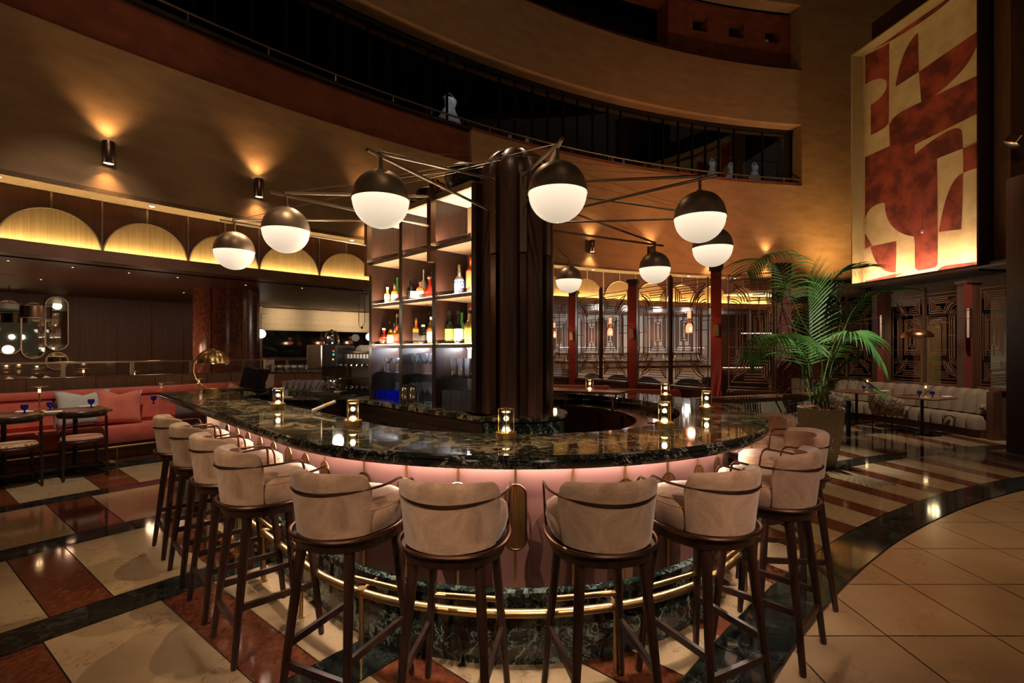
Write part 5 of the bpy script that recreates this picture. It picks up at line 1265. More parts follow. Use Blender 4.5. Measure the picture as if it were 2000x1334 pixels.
for k in range(30):
    a = 30.5 + .92 * k
    if a < 57: 
        m = MB(); m.box(*pol(a, 21.497), 1.03, .006, .006, .13, radians(90 - a)); m.build('joint', M['darkwood'], pl)
curved([(21.58, 1.31), (21.58, 1.335), (21.63, 1.335), (21.63, 1.31)], 30, 57).build('hand_rail', M['bronze2'], pl)
curved([(21.60, 1.12), (21.60, 1.31), (21.61, 1.31), (21.61, 1.12)], 30, 57).build('glass_pane', M['glass'], pl)
for px in (-120, 0 + 0, 123, 258, 374, 475, 560, 640):
    a = phi_of(px, 21.6)
    if px == 0: continue
    m = MB(); m.box(*pol(a, 21.60), 1.215, .045, .045, .19, radians(90 - a)); m.build('rail_post', M['bronze2'], pl)
# cushions on the bench
def cushion(phi, r, z, w, h, tilt, mat, lab, spin=0):
    m = MB(); n = 12; V = []; 
    for s in (1, -1):
        for i in range(n + 1):
            for j in range(n + 1):
                u, v = -1 + 2 * i / n, -1 + 2 * j / n
                k = 1 - .10 * (1 - abs(u) ** 1.5) * abs(v) ** 6 ; k2 = 1 - .10 * (1 - abs(v) ** 1.5) * abs(u) ** 6
                x, zz = u * w / 2 * k2, v * h / 2 * k; notch = .10 * h * max(0, 1 - abs(u) * 1.6) if v > .2 else 0
                zz -= notch * (v - .2) / .8
                th = .075 * sqrt(max(0, (1 - u ** 4) * (1 - v ** 4))); V.append((x, s * th, zz + h / 2))
    N = (n + 1) ** 2; fs = []
    for s in range(2):
        for i in range(n):
            for j in range(n):
                a = s * N + i * (n + 1) + j; q = (a, a + 1, a + n + 2, a + n + 1); fs.append(q if s else q[::-1])
    m.add(V, fs); o = m.build('cushion', mat, smooth=80)
    bm = bmesh.new(); bm.from_mesh(o.data); bmesh.ops.remove_doubles(bm, verts=bm.verts, dist=1e-4); bmesh.ops.recalc_face_normals(bm, faces=bm.faces); bm.to_mesh(o.data); bm.free()
    o.location = (*pol(phi, r), z); o.rotation_euler = (-tilt, spin, radians(90 - phi)); tag(o, lab, 'cushion'); return o
M['greyweave'] = mottled('grey_white_weave', (.42, .38, .33), (.66, .62, .56), 120, .95, bump=.2, bd=.003)
M['coral2'] = mottled('coral_cushion_velvet', (.60, .13, .075), (.74, .19, .115), 5, .75, sheen=.5)
def phir(px, r): return phi_of(px, r)
cushion(phir(166, 21.15), 21.14, .475, .58, .50, .26, M['greyweave'], 'pale grey woven cushion on the coral bench, behind the blue goblet')
cushion(phir(232, 21.10), 21.08, .475, .52, .49, .28, M['coral2'], 'plump coral cushion leaning on the bench beside the pale one', .06)
cushion(phir(455, 21.2), 21.2, .62, .34, .34, .3, mottled('patterned_cushion', (.55, .12, .06), (.75, .65, .5), 25, .9), 'patterned orange and white cushion just showing over the counter end', .4)

# ---------------------------------------------------------------- goblets, disc lamps and settings
def goblet(x, y, z, lab, grp=None):
    t = thing('goblet', lab, 'glass', (x, y, z), 0, grp or 'cobalt blue goblets')
    m = MB(); m.lathe([(.012, .045), (.030, .055), (.036, .078), (.034, .105), (.033, .105), (.034, .078), (.028, .060), (.0, .052)], seg=20); m.build('bowl', M['blueg'], t)
    m = MB(); m.lathe([(0, 0), (.030, .002), (.027, .007), (.009, .012), (.007, .03), (.012, .047), (0, .048)], seg=18); m.build('foot', M['blueg'], t)
def disc_lamp(x, y, z, lab, s=1.0, h=.30):
    t = thing('disc_table_lamp', lab, 'table lamp', (x, y, z), 0, 'slim brass disc-topped table lamps')
    m = MB(); m.lathe([(0, 0), (.045 * s, 0), (.045 * s, .008), (.008, .014), (.007, h - .06), (.016, h - .01), (0, h - .008)], seg=20); m.build('stem', M['tlamp'] if False else mottled('lit_brass', (.9, .62, .28), (1, .72, .36), 3, .3, 1.0), t)
    m = MB(); m.lathe([(0, h - .010), (.075 * s, h - .002), (.075 * s, h + .003), (0, h + .006)], seg=24); m.build('disc_shade', M['brass'], t)
    m = MB(); m.lathe([(.0, h - .018), (.013, h - .018), (.013, h - .07), (0, h - .07)], seg=12); m.build('light_core', M['tlamp'], t)
    point((x, y, z + h - .05), .9, (1, .70, .36), .02, 'disc_lamp_light')
def setting(x, y, z, lab, rz=0):
    t = thing('place_setting', lab, 'napkin', (x, y, z), rz, 'folded napkins on the tables')
    m = MB(); m.bbox(0, 0, .009, .16, .10, .018, .006); m.build('napkin', M['linen'] if False else M['paper'], t)
    m = MB(); m.box(.11, 0, .004, .012, .15, .004); m.build('cutlery', M['brass'], t)

# ---------------------------------------------------------------- tables and chairs at the left
TZ = .765
def sq_table(x, y, rz, zt, w, d, lab, grp, mat=None):
    t = thing('dining_table', lab, 'table', (x, y, 0), rz, grp)
    m = MB(); m.bbox(0, 0, zt - .014, w, d, .028, .006); m.build('tabletop', mat or M['walnut2'], t)
    m = MB(); m.box(0, 0, zt - .032, w * .5, d * .5, .012); m.build('bracket', M['black'], t)
    m = MB(); m.cyl((0, 0, .03), .024, zt - .06, 16); m.build('pedestal', M['black'], t)
    m = MB()
    for k in range(4):
        a = k * pi / 2; m.box(.14 * cos(a), .14 * sin(a), .022, .28, .05, .018, a); m.lathe([(.014, 0), (.014, .014)], (.26 * cos(a), .26 * sin(a), 0), 10, True)
    m.build('cross_base', M['black'], t); return t
for k, (a, lab) in enumerate(((35.35, 'brown dining table cut off by the left picture edge'), (37.05, 'brown dining table second from the left with the tall disc lamp'), (38.75, 'brown dining table below the pale grey cushion'), (42.9, 'brown dining table partly hidden behind the far left bar stools'))):
    x, y = pol(a, 20.62); sq_table(x, y, radians(90 - a), TZ, .60, .62, lab, 'brown dining tables along the coral bench')
def wood_chair(x, y, rz, lab, mat):
    t = thing('dining_chair', lab, 'chair', (x, y, 0), rz, 'dark wood chairs with curved rail backs')
    m = MB(); n = 28; ov = lambda rx, ry, z: [(rx * math.copysign(abs(cos(2 * pi * j / n)) ** .85, cos(2 * pi * j / n)), ry * math.copysign(abs(sin(2 * pi * j / n)) ** .85, sin(2 * pi * j / n)), z) for j in range(n)]
    m.loft([ov(.20, .19, .40), ov(.205, .195, .405), ov(.205, .195, .43), ov(.20, .19, .435)], True); m.build('seat_frame', M['darkwood'], t)
    m = MB(); m.loft([ov(.185, .175, .436), ov(.195, .185, .455), ov(.185, .175, .478), ov(.12, .11, .488), ov(.02, .02, .49)], True); m.build('seat_pad', mat, t)
    for sx in (-1, 1):
        m = MB(); m.tube([(sx * .195, -.20, 0), (sx * .19, -.19, .40), (sx * .185, -.205, .72)], [.012, .017, .014], 10); m.build('rear_leg', M['darkwood'], t)
        m = MB(); m.tube([(sx * .17, .18, 0), (sx * .165, .165, .42)], [.011, .017], 10); m.build('front_leg', M['darkwood'], t)
        m = MB(); m.tube([(sx * .192, -.19, .13), (sx * .17, .175, .13)], .009, 8, sq=1.6); m.build('stretcher', M['darkwood'], t)
    m = MB(); m.tube([(-.18, 0, .13), (.18, 0, .13)], .009, 8, sq=1.6); m.build('stretcher', M['darkwood'], t)
    m = MB(); pts = [(.235 * sin(a), -.235 * cos(a) + .035 - .0, .745 - .0 * abs(a)) for a in [radians(-72 + 144 * k / 16) for k in range(17)]]
    m.tube(pts, [.014] + [.019] * 15 + [.014], 10, sq=2.0) if False else None
    rings = []
    for i, (px, py, pz) in enumerate(pts):
        a = radians(-72 + 144 * i / 16); s = 1 if 0 < i < 16 else .6; nx, ny = sin(a), -cos(a)
        rings.append([(px + nx * .014 * s * cos(b_), py + ny * .014 * s * cos(b_), pz + .038 * s * sin(b_)) for b_ in [2 * pi * q / 12 for q in range(12)]])
    m.loft(rings, True); m.build('back_rail', M['darkwood'], t)
M['pat'] = None
t = MT('patterned_seat_fabric').set(rough=.9); v = t.coord((1, 1, 1)); ck = t.n('ShaderNodeTexBrick'); ck.inputs['Scale'].default_value = 14; ck.inputs['Color1'].default_value = (.42, .10, .04, 1); ck.inputs['Color2'].default_value = (.55, .30, .14, 1); ck.inputs['Mortar'].default_value = (.70, .58, .42, 1); ck.inputs['Mortar Size'].default_value = .04; t.l(v, ck.inputs['Vector']); t.colr(ck.outputs[0]); M['pat'] = t.m
M['peach'] = mottled('peach_velvet', (.52, .24, .15), (.64, .32, .21), 10, .85, sheen=.4)
for a, lab, mt in ((37.15, 'dark wood chair with patterned seat at the left picture edge', M['pat']), (38.75, 'dark wood chair with plain peach seat before the coral bench', M['peach'])):
    x, y = pol(a, 20.26); wood_chair(x, y, radians(90 - a), lab, mt)
def lt(px, r, z=TZ): a = phi_of(px, r); return (*pol(a, r), z)
goblet(*lt(48, 20.50), 'blue goblet at the left of the tall disc lamp')
goblet(*lt(98, 20.62), 'blue goblet just right of the tall disc lamp')
goblet(*lt(178, 20.70), 'blue goblet on the table in front of the pale grey cushion')
disc_lamp(*lt(77, 20.60), 'tallest disc-topped lamp, on the table at the far left', 1.0, .30)
setting(*lt(50, 20.72), 'white folded napkin behind the left goblet', .5); setting(*lt(104, 20.42), 'white folded napkin right of the tall disc lamp', .8); setting(*lt(170, 20.85), 'white folded napkin by the goblet before the grey cushion', .8)
m = MB(); m.lathe([(0, 0), (.03, 0), (.034, .03), (.03, .034), (0, .03)], seg=16); o = m.build('salt_dish', M['brass']); put_w(o, *lt(84, 20.45), 'small brass dish beside the tall disc lamp', 'dish')
x, y, z = lt(388, 20.9); disc_lamp(x, y, TZ, 'disc-topped lamp seen just behind the dome lamp base', 1.0, .30)
for px, lab in ((300, 'blue goblet on the hidden table beyond the far left stools'),):
    goblet(*lt(px, 20.6), lab)
# upper lounge behind the ledge
for px, zt_, lab in ((60, 1.03, 'lounge table behind the ledge at the far left'), (175, 1.03, 'lounge table behind the ledge above the pale cushion')):
    a = phi_of(px, 23.2); x, y = pol(a, 23.2); sq_table(x, y, radians(90 - a), zt_, .8, .7, lab, 'lounge tables behind the ledge')
disc_lamp(*pol(phi_of(163, 22.95), 22.95), 1.03, 'small disc-topped lamp on the lounge table behind the ledge', 1.0, .17)
disc_lamp(*pol(phi_of(262, 22.95), 22.95), 1.03, 'disc-topped lamp low behind the ledge beside its second post', 1.0, .10)
def tent(px, lab, r=22.98):
    x, y = pol(phi_of(px, r), r); m = MB(); m.add([(-.08, -.04, 0), (.08, -.04, 0), (.08, .04, 0), (-.08, .04, 0), (-.02, 0, .07), (.03, 0, .05)], [(3, 2, 1, 0), (0, 1, 5, 4), (2, 3, 4, 5), (1, 2, 5), (3, 0, 4)])
    o = m.build('folded_napkin', M['paper'], smooth=0); put_w(o, x, y, 1.03, lab, 'napkin', 'peaked napkins in the lounge', .4)
tent(20, 'peaked napkin at the far left behind the ledge'); tent(66, 'peaked napkin second from the left behind the ledge'); tent(92, 'peaked napkin beneath the small low mirror')
# drum pendant
a = phi_of(18, 24.6); x, y = pol(a, 24.6); t = thing('drum_pendant', 'bronze drum pendant lamps on a bar hanging from the lounge ceiling', 'pendant lamp', (x, y, 2.0), radians(90 - a))
m = MB(); m.cyl((0, 0, .64), .08, .015, 20); m.cyl((0, 0, .30), .008, .34, 8); m.build('canopy', M['bronze'], t)
m = MB(); m.tube([(-.55, 0, .30), (.55, 0, .30)], .010, 8); m.build('bar', M['bronze2'], t)
for sx in (-.42, .33):
    m = MB(); m.lathe([(.20, 0), (.205, .005), (.205, .20), (.20, .20), (.195, .005)], (sx, 0, .06), 28); m.lathe([(.0, .20), (.2, .2)], (sx, 0, .06), 28); m.build('drum_shade', M['bronze'], t)
    m = MB(); m.lathe([(0, 0), (.18, 0)], (sx, 0, .075), 24); m.build('diffuser', emis('drum_glow', (1, .7, .4), .8), t)
# mirrors
def mirror(px0, px1, y0, y1, lab):
    r = RB - .04; a = phi_of((px0 + px1) / 2, r); x, y = pol(a, r); zt, zb = H + (HOR - y0) * y / F, H + (HOR - y1) * y / F; pa0, pa1 = phi_of(px0, r), phi_of(px1, r); w = radians(pa1 - pa0) * r
    t = thing('wall_mirror', lab, 'mirror', (x, y, (zt + zb) / 2), radians(90 - a), 'pill-shaped mirrors on the lounge wall'); hh = (zt - zb) / 2; R_ = min(w / 2, hh)
    pts = [(R_ * cos(b_) * (w / 2 / R_), hh - R_ + R_ * sin(b_)) for b_ in [pi * k / 16 for k in range(17)]] + [(-R_ * cos(b_) * (w / 2 / R_), -hh + R_ - R_ * sin(b_)) for b_ in [pi * k / 16 for k in range(17)]]
    m = MB(); n = len(pts); m.add([(p, -.012, q) for p, q in pts] + [(p, .01, q) for p, q in pts], [tuple(range(n)), tuple(range(2 * n - 1, n - 1, -1))] + [(i, n + i, n + (i + 1) % n, (i + 1) % n) for i in range(n)]); m.build('mirror_glass', M['mirror'], t, smooth=0)
    m = MB(); m.tube([(p, -.014, q) for p, q in pts], .012, 6, closed=True); m.build('mirror_frame', M['bronze2'], t)
mirror(-8, 41, 587, 692, 'pill-shaped mirror cut by the left picture edge'); mirror(42, 88, 592, 700, 'pill-shaped mirror second from the left, behind the drum pendant')
mirror(89, 133, 580, 684, 'tallest standing pill-shaped mirror at the right of the group'); mirror(89, 133, 688, 722, 'small low oval mirror just above the glass rail')
# red burl pillar
px0, px1 = 383, 505; rr = 22.6; a = phi_of(443, rr); x, y = pol(a, rr); w = (px1 - px0) * y / F / 2 * .93
o = thing('burl_pillar', 'thick round pillar clad in glossy red burl with a dark square head', 'pillar', (x, y, 0))
M['burl'] = mottled('red_burl_veneer', (.20, .062, .036), (.38, .145, .085), 26, .18, stretch=(1, 1, .8), detail=8, lo=.40, hi=.62)
m = MB(); zt = H + (683 - 560) * y / F; m.lathe([(w, 0), (w, zt)], seg=28, caps=True); m.build('shaft', M['burl'], o, smooth=20)
for k in range(7):
    b_ = 2 * pi * k / 7 + .3; m = MB(); m.box(w * 1.0 * cos(b_), w * 1.0 * sin(b_), zt / 2, .006, .008, zt - .02, b_); m.build('joint', M['darkwood'], o)
m = MB(); m.box(.02, .0, (zt + 2.62) / 2, w * 1.5, w * 1.5, 2.62 - zt); m.build('head', M['walnut'], o)
# roman blinds and window wall lamps
RBl = RB - .12
bt = thing('roman_blind', 'wide cream roman blind gathered above the dark window', 'blind', (0, 0, 0))
M['blind'] = mottled('cream_blind_fabric', (.50, .40, .27), (.60, .49, .34), 30, .9, bump=.2, bd=.005)
aa, ab = phi_of(505, RBl), phi_of(760, RBl)
for (za, zb_, off) in ((2.58, 2.30, 0), (2.32, 2.14, .03), (2.16, 2.00, .06)):
    m = MB(); n = 40; rings = []
    for i in range(n + 1):
        a = aa + (ab - aa) * i / n; rings.append([(*pol(a, RBl - off), za), (*pol(a, RBl - off - .05), zb_ + .04), (*pol(a, RBl - off - .04), zb_), (*pol(a, RBl - off + .01), zb_ + .01), (*pol(a, RBl - off + .02), za)])
    m.loft(rings, True); m.build('fold', M['blind'], bt)
for px in (560, 650, 700):
    spot((*pol(phi_of(px, RBl - .8), RBl - .8), 2.5), (*pol(phi_of(px, RBl), RBl), 2.25), 26, 120, 1., (1, .76, .48), .05, 'blind_fill')  # added fill that lightens the blind, no fitting modelled
for px, yy, lab in ((510, 652, 'half globe wall lamp at the left edge of the window'), (722, 658, 'half globe wall lamp half hidden by the bar shelving')):
    r = RB - .6; x, y = pol(phi_of(px, r), r); z = H + (HOR - yy) * y / F
    t = thing('ball_wall_lamp', lab, 'wall lamp', (x, y, z)); m = MB(); R_ = .11; m.lathe([(.003, -R_)] + [(R_ * cos(b_), R_ * sin(b_)) for b_ in [(-80 + 10 * k) * pi / 180 for k in range(17)]] + [(.003, R_)], seg=24); m.build('globe', emis('ball_lamp_glow', (1, .80, .56), 2.4), t)
    m = MB(); m.tube([(0, 0, R_), (0, .0, .5), (0, .25, .52)], .008, 6); m.build('stem', M['bronze'], t)
t = thing('cord_pendulum', 'thin wire loop with a small metal ball hanging before the blind', 'ornament', at(707, 600, 9.0))
m = MB(); m.tube([(0, 0, .25), (0, 0, .318)], .008, 6); m.tube([(-.06, 0, .25), (-.06, 0, -.32), (-.03, 0, -.38), (0, 0, -.36), (.05, 0, -.30), (.05, 0, .18), (.1, 0, .25)], .006, 6); m.tube([(-.09, 0, .25), (.12, 0, .25)], .008, 6); m.build('wire', M['bronze'], t)
m = MB(); m.lathe([(.0, -.41), (.028, -.385), (.0, -.355)], seg=12); q = m.build('ball', M['chrome'], t)

# ---------------------------------------------------------------- right lounge: cream channelled sofa
sofa = thing('channelled_sofa', 'long cream boucle sofa with vertical channels along the right screens', 'sofa', (0, 0, 0))
path = [(7.95, 8.15), (7.93, 8.8), (7.83, 9.5), (7.62, 10.2), (7.25, 10.9), (6.6, 11.5), (5.8, 11.8)]
def along(P, s):
    for a, b_ in zip(P[:-1], P[1:]):
        L = hypot(b_[0] - a[0], b_[1] - a[1])
        if s <= L: return lerp(a, b_, s / L), ((b_[0] - a[0]) / L, (b_[1] - a[1]) / L)
        s -= L
    return P[-1], ((P[-1][0] - P[-2][0]) / L, (P[-1][1] - P[-2][1]) / L)
def channel(s0, w, sec, lab, mat=None):
    rings = []
    for k in range(9):
        f = k / 8; bulge = .045 * sqrt(max(0, 1 - (2 * f - 1) ** 2)); (px, py), (tx, ty) = along(path, s0 + w * f); nx, ny = -ty, tx
        rings.append([(px + nx * (d + (bulge if front else 0)), py + ny * (d + (bulge if front else 0)), z + (bulge * .5 if top else 0)) for d, z, front, top in sec])
    m = MB(); m.loft(rings, True); return m.build(lab, mat or M['linen'], sofa, smooth=60)
s = 0.02
for i in range(20):
    if s > 5.2: break
    channel(s, .215, [(-.36, .40, 0, 0), (-.34, .72, 0, 1), (-.28, .79, 0, 1), (-.20, .79, 1, 1), (-.14, .70, 1, 0), (-.10, .40, 1, 0)], 'back_channel')
    channel(s, .215, [(-.34, .14, 0, 0), (-.34, .36, 0, 1), (.02, .36, 1, 1), (.07, .31, 1, 0), (.06, .14, 1, 0)], 'seat_channel'); s += .222
rings = []
for k in range(40):
    (px, py), (tx, ty) = along(path, 5.0 * k / 39); nx, ny = -ty, tx; rings.append([(px + nx * d, py + ny * d, z) for d, z in ((-.34, .0), (-.34, .13), (.0, .13), (.0, 0))])
m = MB(); m.loft(rings, True); m.build('plinth', M['walnut'], sofa)
# tables
RT_ = .665
sq_table(7.28, 8.58, radians(25), RT_, .72, .72, 'square table with two goblets nearest the right edge', 'square tables before the cream sofa')
sq_table(6.95, 9.75, radians(25), RT_, .70, .70, 'square table with two goblets and lamp, behind the nearest right one', 'square tables before the cream sofa')
sq_table(6.1, 10.9, radians(35), RT_, .70, .70, 'square table half hidden behind the palm pot', 'square tables before the cream sofa')
def rt(px, y): return ((px - 1000) * y / F, y, RT_)
goblet(*rt(1796, 8.55), 'left blue goblet on the nearest right-hand table'); goblet(*rt(1821, 8.45), 'right blue goblet on the nearest right-hand table'); disc_lamp(*rt(1808, 8.6), 'disc-topped lamp between the goblets on the nearest right-hand table', .35, .22)
goblet(*rt(1687, 9.75), 'left blue goblet on the second right-hand table'); goblet(*rt(1703, 9.65), 'right blue goblet on the second right-hand table'); disc_lamp(*rt(1694, 9.85), 'disc-topped lamp on the second right-hand table', .9, .24)
disc_lamp(*rt(1605, 10.8), 'disc-topped lamp seen among the palm stems', .9, .24)
goblet(*rt(1592, 10.8), 'blue goblet left of the lamp among the palm stems'); goblet(*rt(1622, 10.9), 'blue goblet right of the lamp among the palm stems')
setting(*rt(1850, 8.5), 'folded napkin at the right end of the nearest right-hand table', .4); setting(*rt(1728, 9.7), 'folded napkin on the second right-hand table', .4)
M['leafpat'] = None
t = MT('feather_pattern_fabric').set(rough=.9); v = t.coord((1, 1, 1)); bk = t.n('ShaderNodeTexBrick'); bk.inputs['Scale'].default_value = 8; bk.inputs['Color1'].default_value = (.50, .40, .29, 1); bk.inputs['Color2'].default_value = (.22, .13, .085, 1); bk.inputs['Mortar'].default_value = (.05, .028, .02, 1); bk.inputs['Mortar Size'].default_value = .03; bk.inputs['Brick Width'].default_value = .35; bk.inputs['Row Height'].default_value = .6
rot = t.n('ShaderNodeMapping'); rot.inputs['Rotation'].default_value = (.5, .3, .4); t.l(v, rot.inputs[0]); t.l(rot.outputs[0], bk.inputs['Vector']); t.colr(bk.outputs[0]); M['leafpat'] = t.m
def barrel(x, y, rz, lab):
    t = thing('barrel_chair', lab, 'chair', (x, y, 0), rz, 'barrel chairs in feather-patterned fabric'); n = 26; rings = []
    for i in range(n + 1):
        a = radians(-105 + 210 * i / n); e = abs(a) / radians(105); zt_ = .69 - .07 * e ** 3
        rings.append([(r * sin(a), -r * cos(a), z) for r, z in ((.25, .36), (.29, .42), (.30, zt_ - .03), (.29, zt_), (.26, zt_), (.245, zt_ - .03), (.235, .36))])
    m = MB(); m.loft(rings, True); m.build('barrel_back', M['leafpat'], t)
    m = MB(); m.lathe([(0, .33), (.24, .33), (.26, .36), (.255, .41), (.20, .43), (0, .435)], seg=28); m.build('seat', M['leafpat'], t)
    for k in (45, 135, 225, 315):
        a = radians(k); m = MB(); m.tube([(.24 * cos(a), .24 * sin(a), 0), (.245 * cos(a), .245 * sin(a), .42)], [.010, .015], 10); m.build('leg', M['darkwood'], t)
barrel(6.82, 8.75, radians(-95), 'feather-patterned barrel chair at the nearest right-hand table, seen from behind')
barrel(5.92, 9.12, radians(-80), 'feather-patterned barrel chair just right of the palm pot'); barrel(6.33, 9.50, radians(-60), 'feather-patterned barrel chair between the second table and the palm')
t = thing('easel_post', 'thick black standing post on the floor right of the palm pot', 'post', (5.82, 8.36, 0)); m = MB(); m.box(0, 0, .30, .05, .05, .60); m.cyl((0, 0, .60), .03, .02, 10); m.build('shaft', M['black'], t)
m = MB(); m.tube([(0, 0, 0), (0, 0, .10)], .045, 8); o = m.build('round_bolster', M['leafpat']); o.location = (7.98, 8.22, .52); o.rotation_euler = (pi / 2, 0, 0); tag(o, 'round dark bolster at the near end of the cream sofa', 'bolster')
# lounge chairs behind the main screen
M['bluech'] = mottled('slate_blue_fabric', (.13, .16, .21), (.18, .22, .28), 12, .85)
def tub(x, y, rz, lab):
    t = thing('tub_chair', lab, 'chair', (x, y, 0), rz, 'slate blue tub chairs beyond the screens'); rings = []
    for i in range(21):
        a = radians(-100 + 200 * i / 20); e = abs(a) / radians(100); zt_ = .86 - .26 * e ** 2
        rings.append([(r * sin(a), -r * cos(a), z) for r, z in ((.24, .40), (.29, .55), (.31, zt_), (.29, zt_ + .01), (.25, .55), (.22, .40))])
    m = MB(); m.loft(rings, True); m.build('back', M['bluech'], t)
    m = MB(); m.lathe([(0, .38), (.25, .38), (.27, .42), (.25, .48), (0, .49)], seg=24); m.build('seat', M['bluech'], t)
    for k in (45, 135, 225, 315):
        a = radians(k); m = MB(); m.tube([(.26 * cos(a), .26 * sin(a), 0), (.18 * cos(a), .18 * sin(a), .40)], .012, 8); m.build('leg', M['white'], t)
for px, d, rz, lab in ((1165, 12.6, 200, 'slate blue tub chair seen through the second screen bay, left'), (1208, 12.0, 170, 'slate blue tub chair seen through the second screen bay, right'), (1272, 11.0, 190, 'slate blue tub chair behind the third screen bay'), (1345, 10.4, 160, 'slate blue tub chair left of the nearest red post'), (1398, 10.9, 200, 'slate blue tub chair partly hidden by the nearest red post')):
    tub((px - 1000) * d / F, d, radians(rz), lab)
# dim interior light bar in the room behind the right panel of the main screen
t = thing('wall_light_shelf', 'thin glowing shelf light in the room behind the single screen panel', 'wall light', at(1480, 651, 10.8))
m = MB(); m.box(0, 0, 0, .72, .05, .02); m.build('light_bar', emis('shelf_bar_glow', (1, .82, .6), 1.2), t)
t = thing('bench_light', 'warm light strip over a ribbed bench behind the single screen panel', 'light strip', at(1450, 718, 10.6)); m = MB(); m.box(0, 0, 0, .85, .04, .015); m.build('light_bar', emis('bench_glow', (1, .62, .30), 1.5), t)
m = MB(); m.box(0, .10, -.35, 1.2, .1, .62); m.build('ribbed_back', M['walnut'], t)

# ---------------------------------------------------------------- palm
PX, PY = 4.02, 6.30
palm = thing('potted_palm', 'tall kentia palm with arching fronds in a stone coloured pot', 'potted palm', (PX, PY, 0))
m = MB(); m.lathe([(0, 0), (.15, 0), (.17, .02), (.225, .30), (.258, .60), (.266, .745), (.258, .755), (.245, .745), (.240, .70), (0, .70)], seg=44); m.build('pot', M['planter'], palm)
m = MB(); rnd = random.Random(3); rings = []
for k in range(6):
    r = .240 * (1 - k / 5.0) + .002; rings.append([(r * cos(2 * pi * j / 28), r * sin(2 * pi * j / 28), .735 + .035 * rnd.random() + .03 * (k / 5)) for j in range(28)])
m.loft(rings, False); m.build('soil', M['soil'], palm)
def frond(ctrl, nleaf, llen, seed, droop=.5, wd=.020, spread=1.0, base=.18, upn=None):
    """ctrl: rachis points in world space; leaflets leave both sides of it"""
    rnd = random.Random(seed); P_ = [Vector(p) - Vector((PX, PY, 0)) for p in ctrl]
    def cr(t):
        n = len(P_) - 1; f = min(t * n, n - 1e-6); i = int(f); u = f - i; p0, p1, p2, p3 = P_[max(i - 1, 0)], P_[i], P_[i + 1], P_[min(i + 2, n)]
        return .5 * ((2 * p1) + (-p0 + p2) * u + (2 * p0 - 5 * p1 + 4 * p2 - p3) * u * u + (-p0 + 3 * p1 - 3 * p2 + p3) * u ** 3)
    m = MB(); pts = [cr(k / 24) for k in range(25)]; m.tube([tuple(p) for p in pts], [.009 * (1 - .75 * k / 24) + .0015 for k in range(25)], 6); o = m.build('frond_stem', M['stem'], palm)
    lf = MB(); wd *= 1.45
    for i in range(nleaf):
        t = base + (1 - base) * (i + .5) / nleaf; p = cr(t); tg = (cr(min(1, t + .01)) - cr(max(0, t - .01))).normalized()
        side = tg.cross(upn if upn is not None else Vector((0, 0, 1)));
        if side.length < .05: side = Vector((1, 0, 0))
        side.normalize(); up = side.cross(tg).normalized()
        w_ = (t - base) / (1 - base); L = llen * (.45 + .55 * sin(pi * min(1, .12 + w_ * .80))) * (1.12 - .25 * rnd.random()); fwd = .30 + .75 * w_
        for sg in (-1, 1):
            d = (side * sg * spread + tg * fwd + up * (.22 + .1 * rnd.random())).normalized(); q = p.copy(); ns = 6; row = []
            for k in range(ns + 1):
                u = k / ns; width = wd * (.35 + 1.0 * u if u < .3 else .65 * (1 - ((u - .3) / .7) ** 1.6) + .02) ; wv = d.cross(Vector((0, 0, 1)));
                if wv.length < .1: wv = tg.copy()
                wv.normalize(); wv = (wv * .7 + Vector((0, 0, 1)) * .6 * sg - wv.cross(d) * .2).normalized() ; row.append([tuple(q - wv * width * .5), tuple(q + wv * width * .5)])
                d = (d + Vector((0, 0, -1)) * droop * (.10 + .34 * u)).normalized(); q = q + d * (L / ns)
            lf.loft(row, False, closed=False)
    lf.build('frond_leaflets', M['leaf'], o, smooth=0)
def A(px, py, d): return Vector(at(px, py, d))
root = Vector((PX, PY, .72))
frond([root + Vector((-.02, -.05, 0)), A(1603, 700, 6.15), A(1565, 625, 6.05), A(1535, 560, 6.0), A(1512, 516, 5.95), A(1480, 506, 5.85), A(1458, 530, 5.75)], 30, .62, 1, .9, .020, base=.42)
frond([root + Vector((.0, .0, 0)), A(1582, 740, 6.3), A(1579, 690, 6.3), A(1580, 630, 6.25), A(1578, 580, 6.15), A(1576, 545, 6.0)], 30, .56, 2, .15, .024, base=.30, upn=Vector((0, 1, .1)))
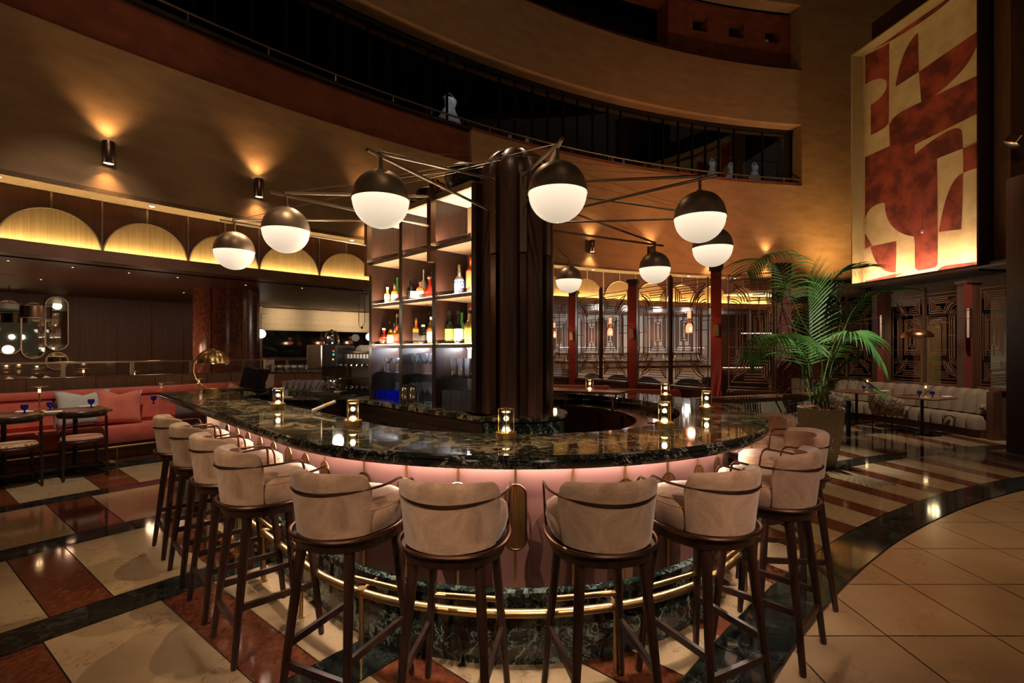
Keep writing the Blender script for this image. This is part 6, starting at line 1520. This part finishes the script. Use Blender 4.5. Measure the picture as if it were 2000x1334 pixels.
frond([root + Vector((-.03, -.1, 0)), A(1590, 730, 6.0), A(1565, 680, 5.85), A(1530, 656, 5.7), A(1492, 664, 5.55), A(1462, 700, 5.45)], 30, .50, 3, 1.1, .030, base=.34)
frond([root + Vector((.03, .05, 0)), A(1605, 700, 6.4), A(1600, 620, 6.5), A(1615, 570, 6.5), A(1645, 532, 6.45), A(1690, 522, 6.4)], 28, .55, 4, .8, .020, base=.34)
frond([root + Vector((.04, -.1, 0)), A(1618, 735, 6.05), A(1632, 690, 5.9), A(1655, 655, 5.75), A(1688, 658, 5.6), A(1718, 700, 5.5)], 30, .48, 5, 1.1, .032, base=.34)
frond([root + Vector((.05, .05, 0)), A(1625, 710, 6.45), A(1650, 640, 6.5), A(1672, 600, 6.5), A(1710, 572, 6.45), A(1765, 566, 6.4)], 28, .50, 6, .8, .020, base=.42)
frond([root + Vector((.04, .1, 0)), A(1608, 745, 6.5), A(1622, 690, 6.6), A(1640, 640, 6.65), A(1640, 590, 6.7), A(1620, 560, 6.7)], 24, .45, 7, .6, .020, base=.35)
frond([root + Vector((.05, -.12, 0)), A(1612, 765, 6.0), A(1640, 742, 5.9), A(1680, 742, 5.8), A(1716, 762, 5.7)], 22, .32, 8, 1.0, .022, base=.30)
frond([root + Vector((-.03, .1, 0)), A(1580, 760, 6.4), A(1570, 720, 6.45), A(1545, 690, 6.45), A(1515, 690, 6.4)], 20, .34, 9, .9, .020, base=.35)
frond([root + Vector((.02, -.1, 0)), A(1606, 770, 6.05), A(1618, 748, 5.95), A(1640, 720, 5.9), A(1666, 700, 5.85)], 18, .30, 10, .8, .020, base=.3)
frond([root + Vector((-.04, .05, 0)), A(1570, 740, 6.55), A(1555, 650, 6.7), A(1530, 590, 6.75), A(1545, 535, 6.7)], 24, .48, 11, .7, .018, base=.4)
for k in range(5):
    a = k * 1.3; m = MB(); m.tube([(.06 * cos(a), .06 * sin(a), .68), (.055 * cos(a), .055 * sin(a), .85), (.05 * cos(a + .2), .05 * sin(a + .2), 1.02)], [.020, .017, .010], 8); m.build('cane', M['stem'], palm)
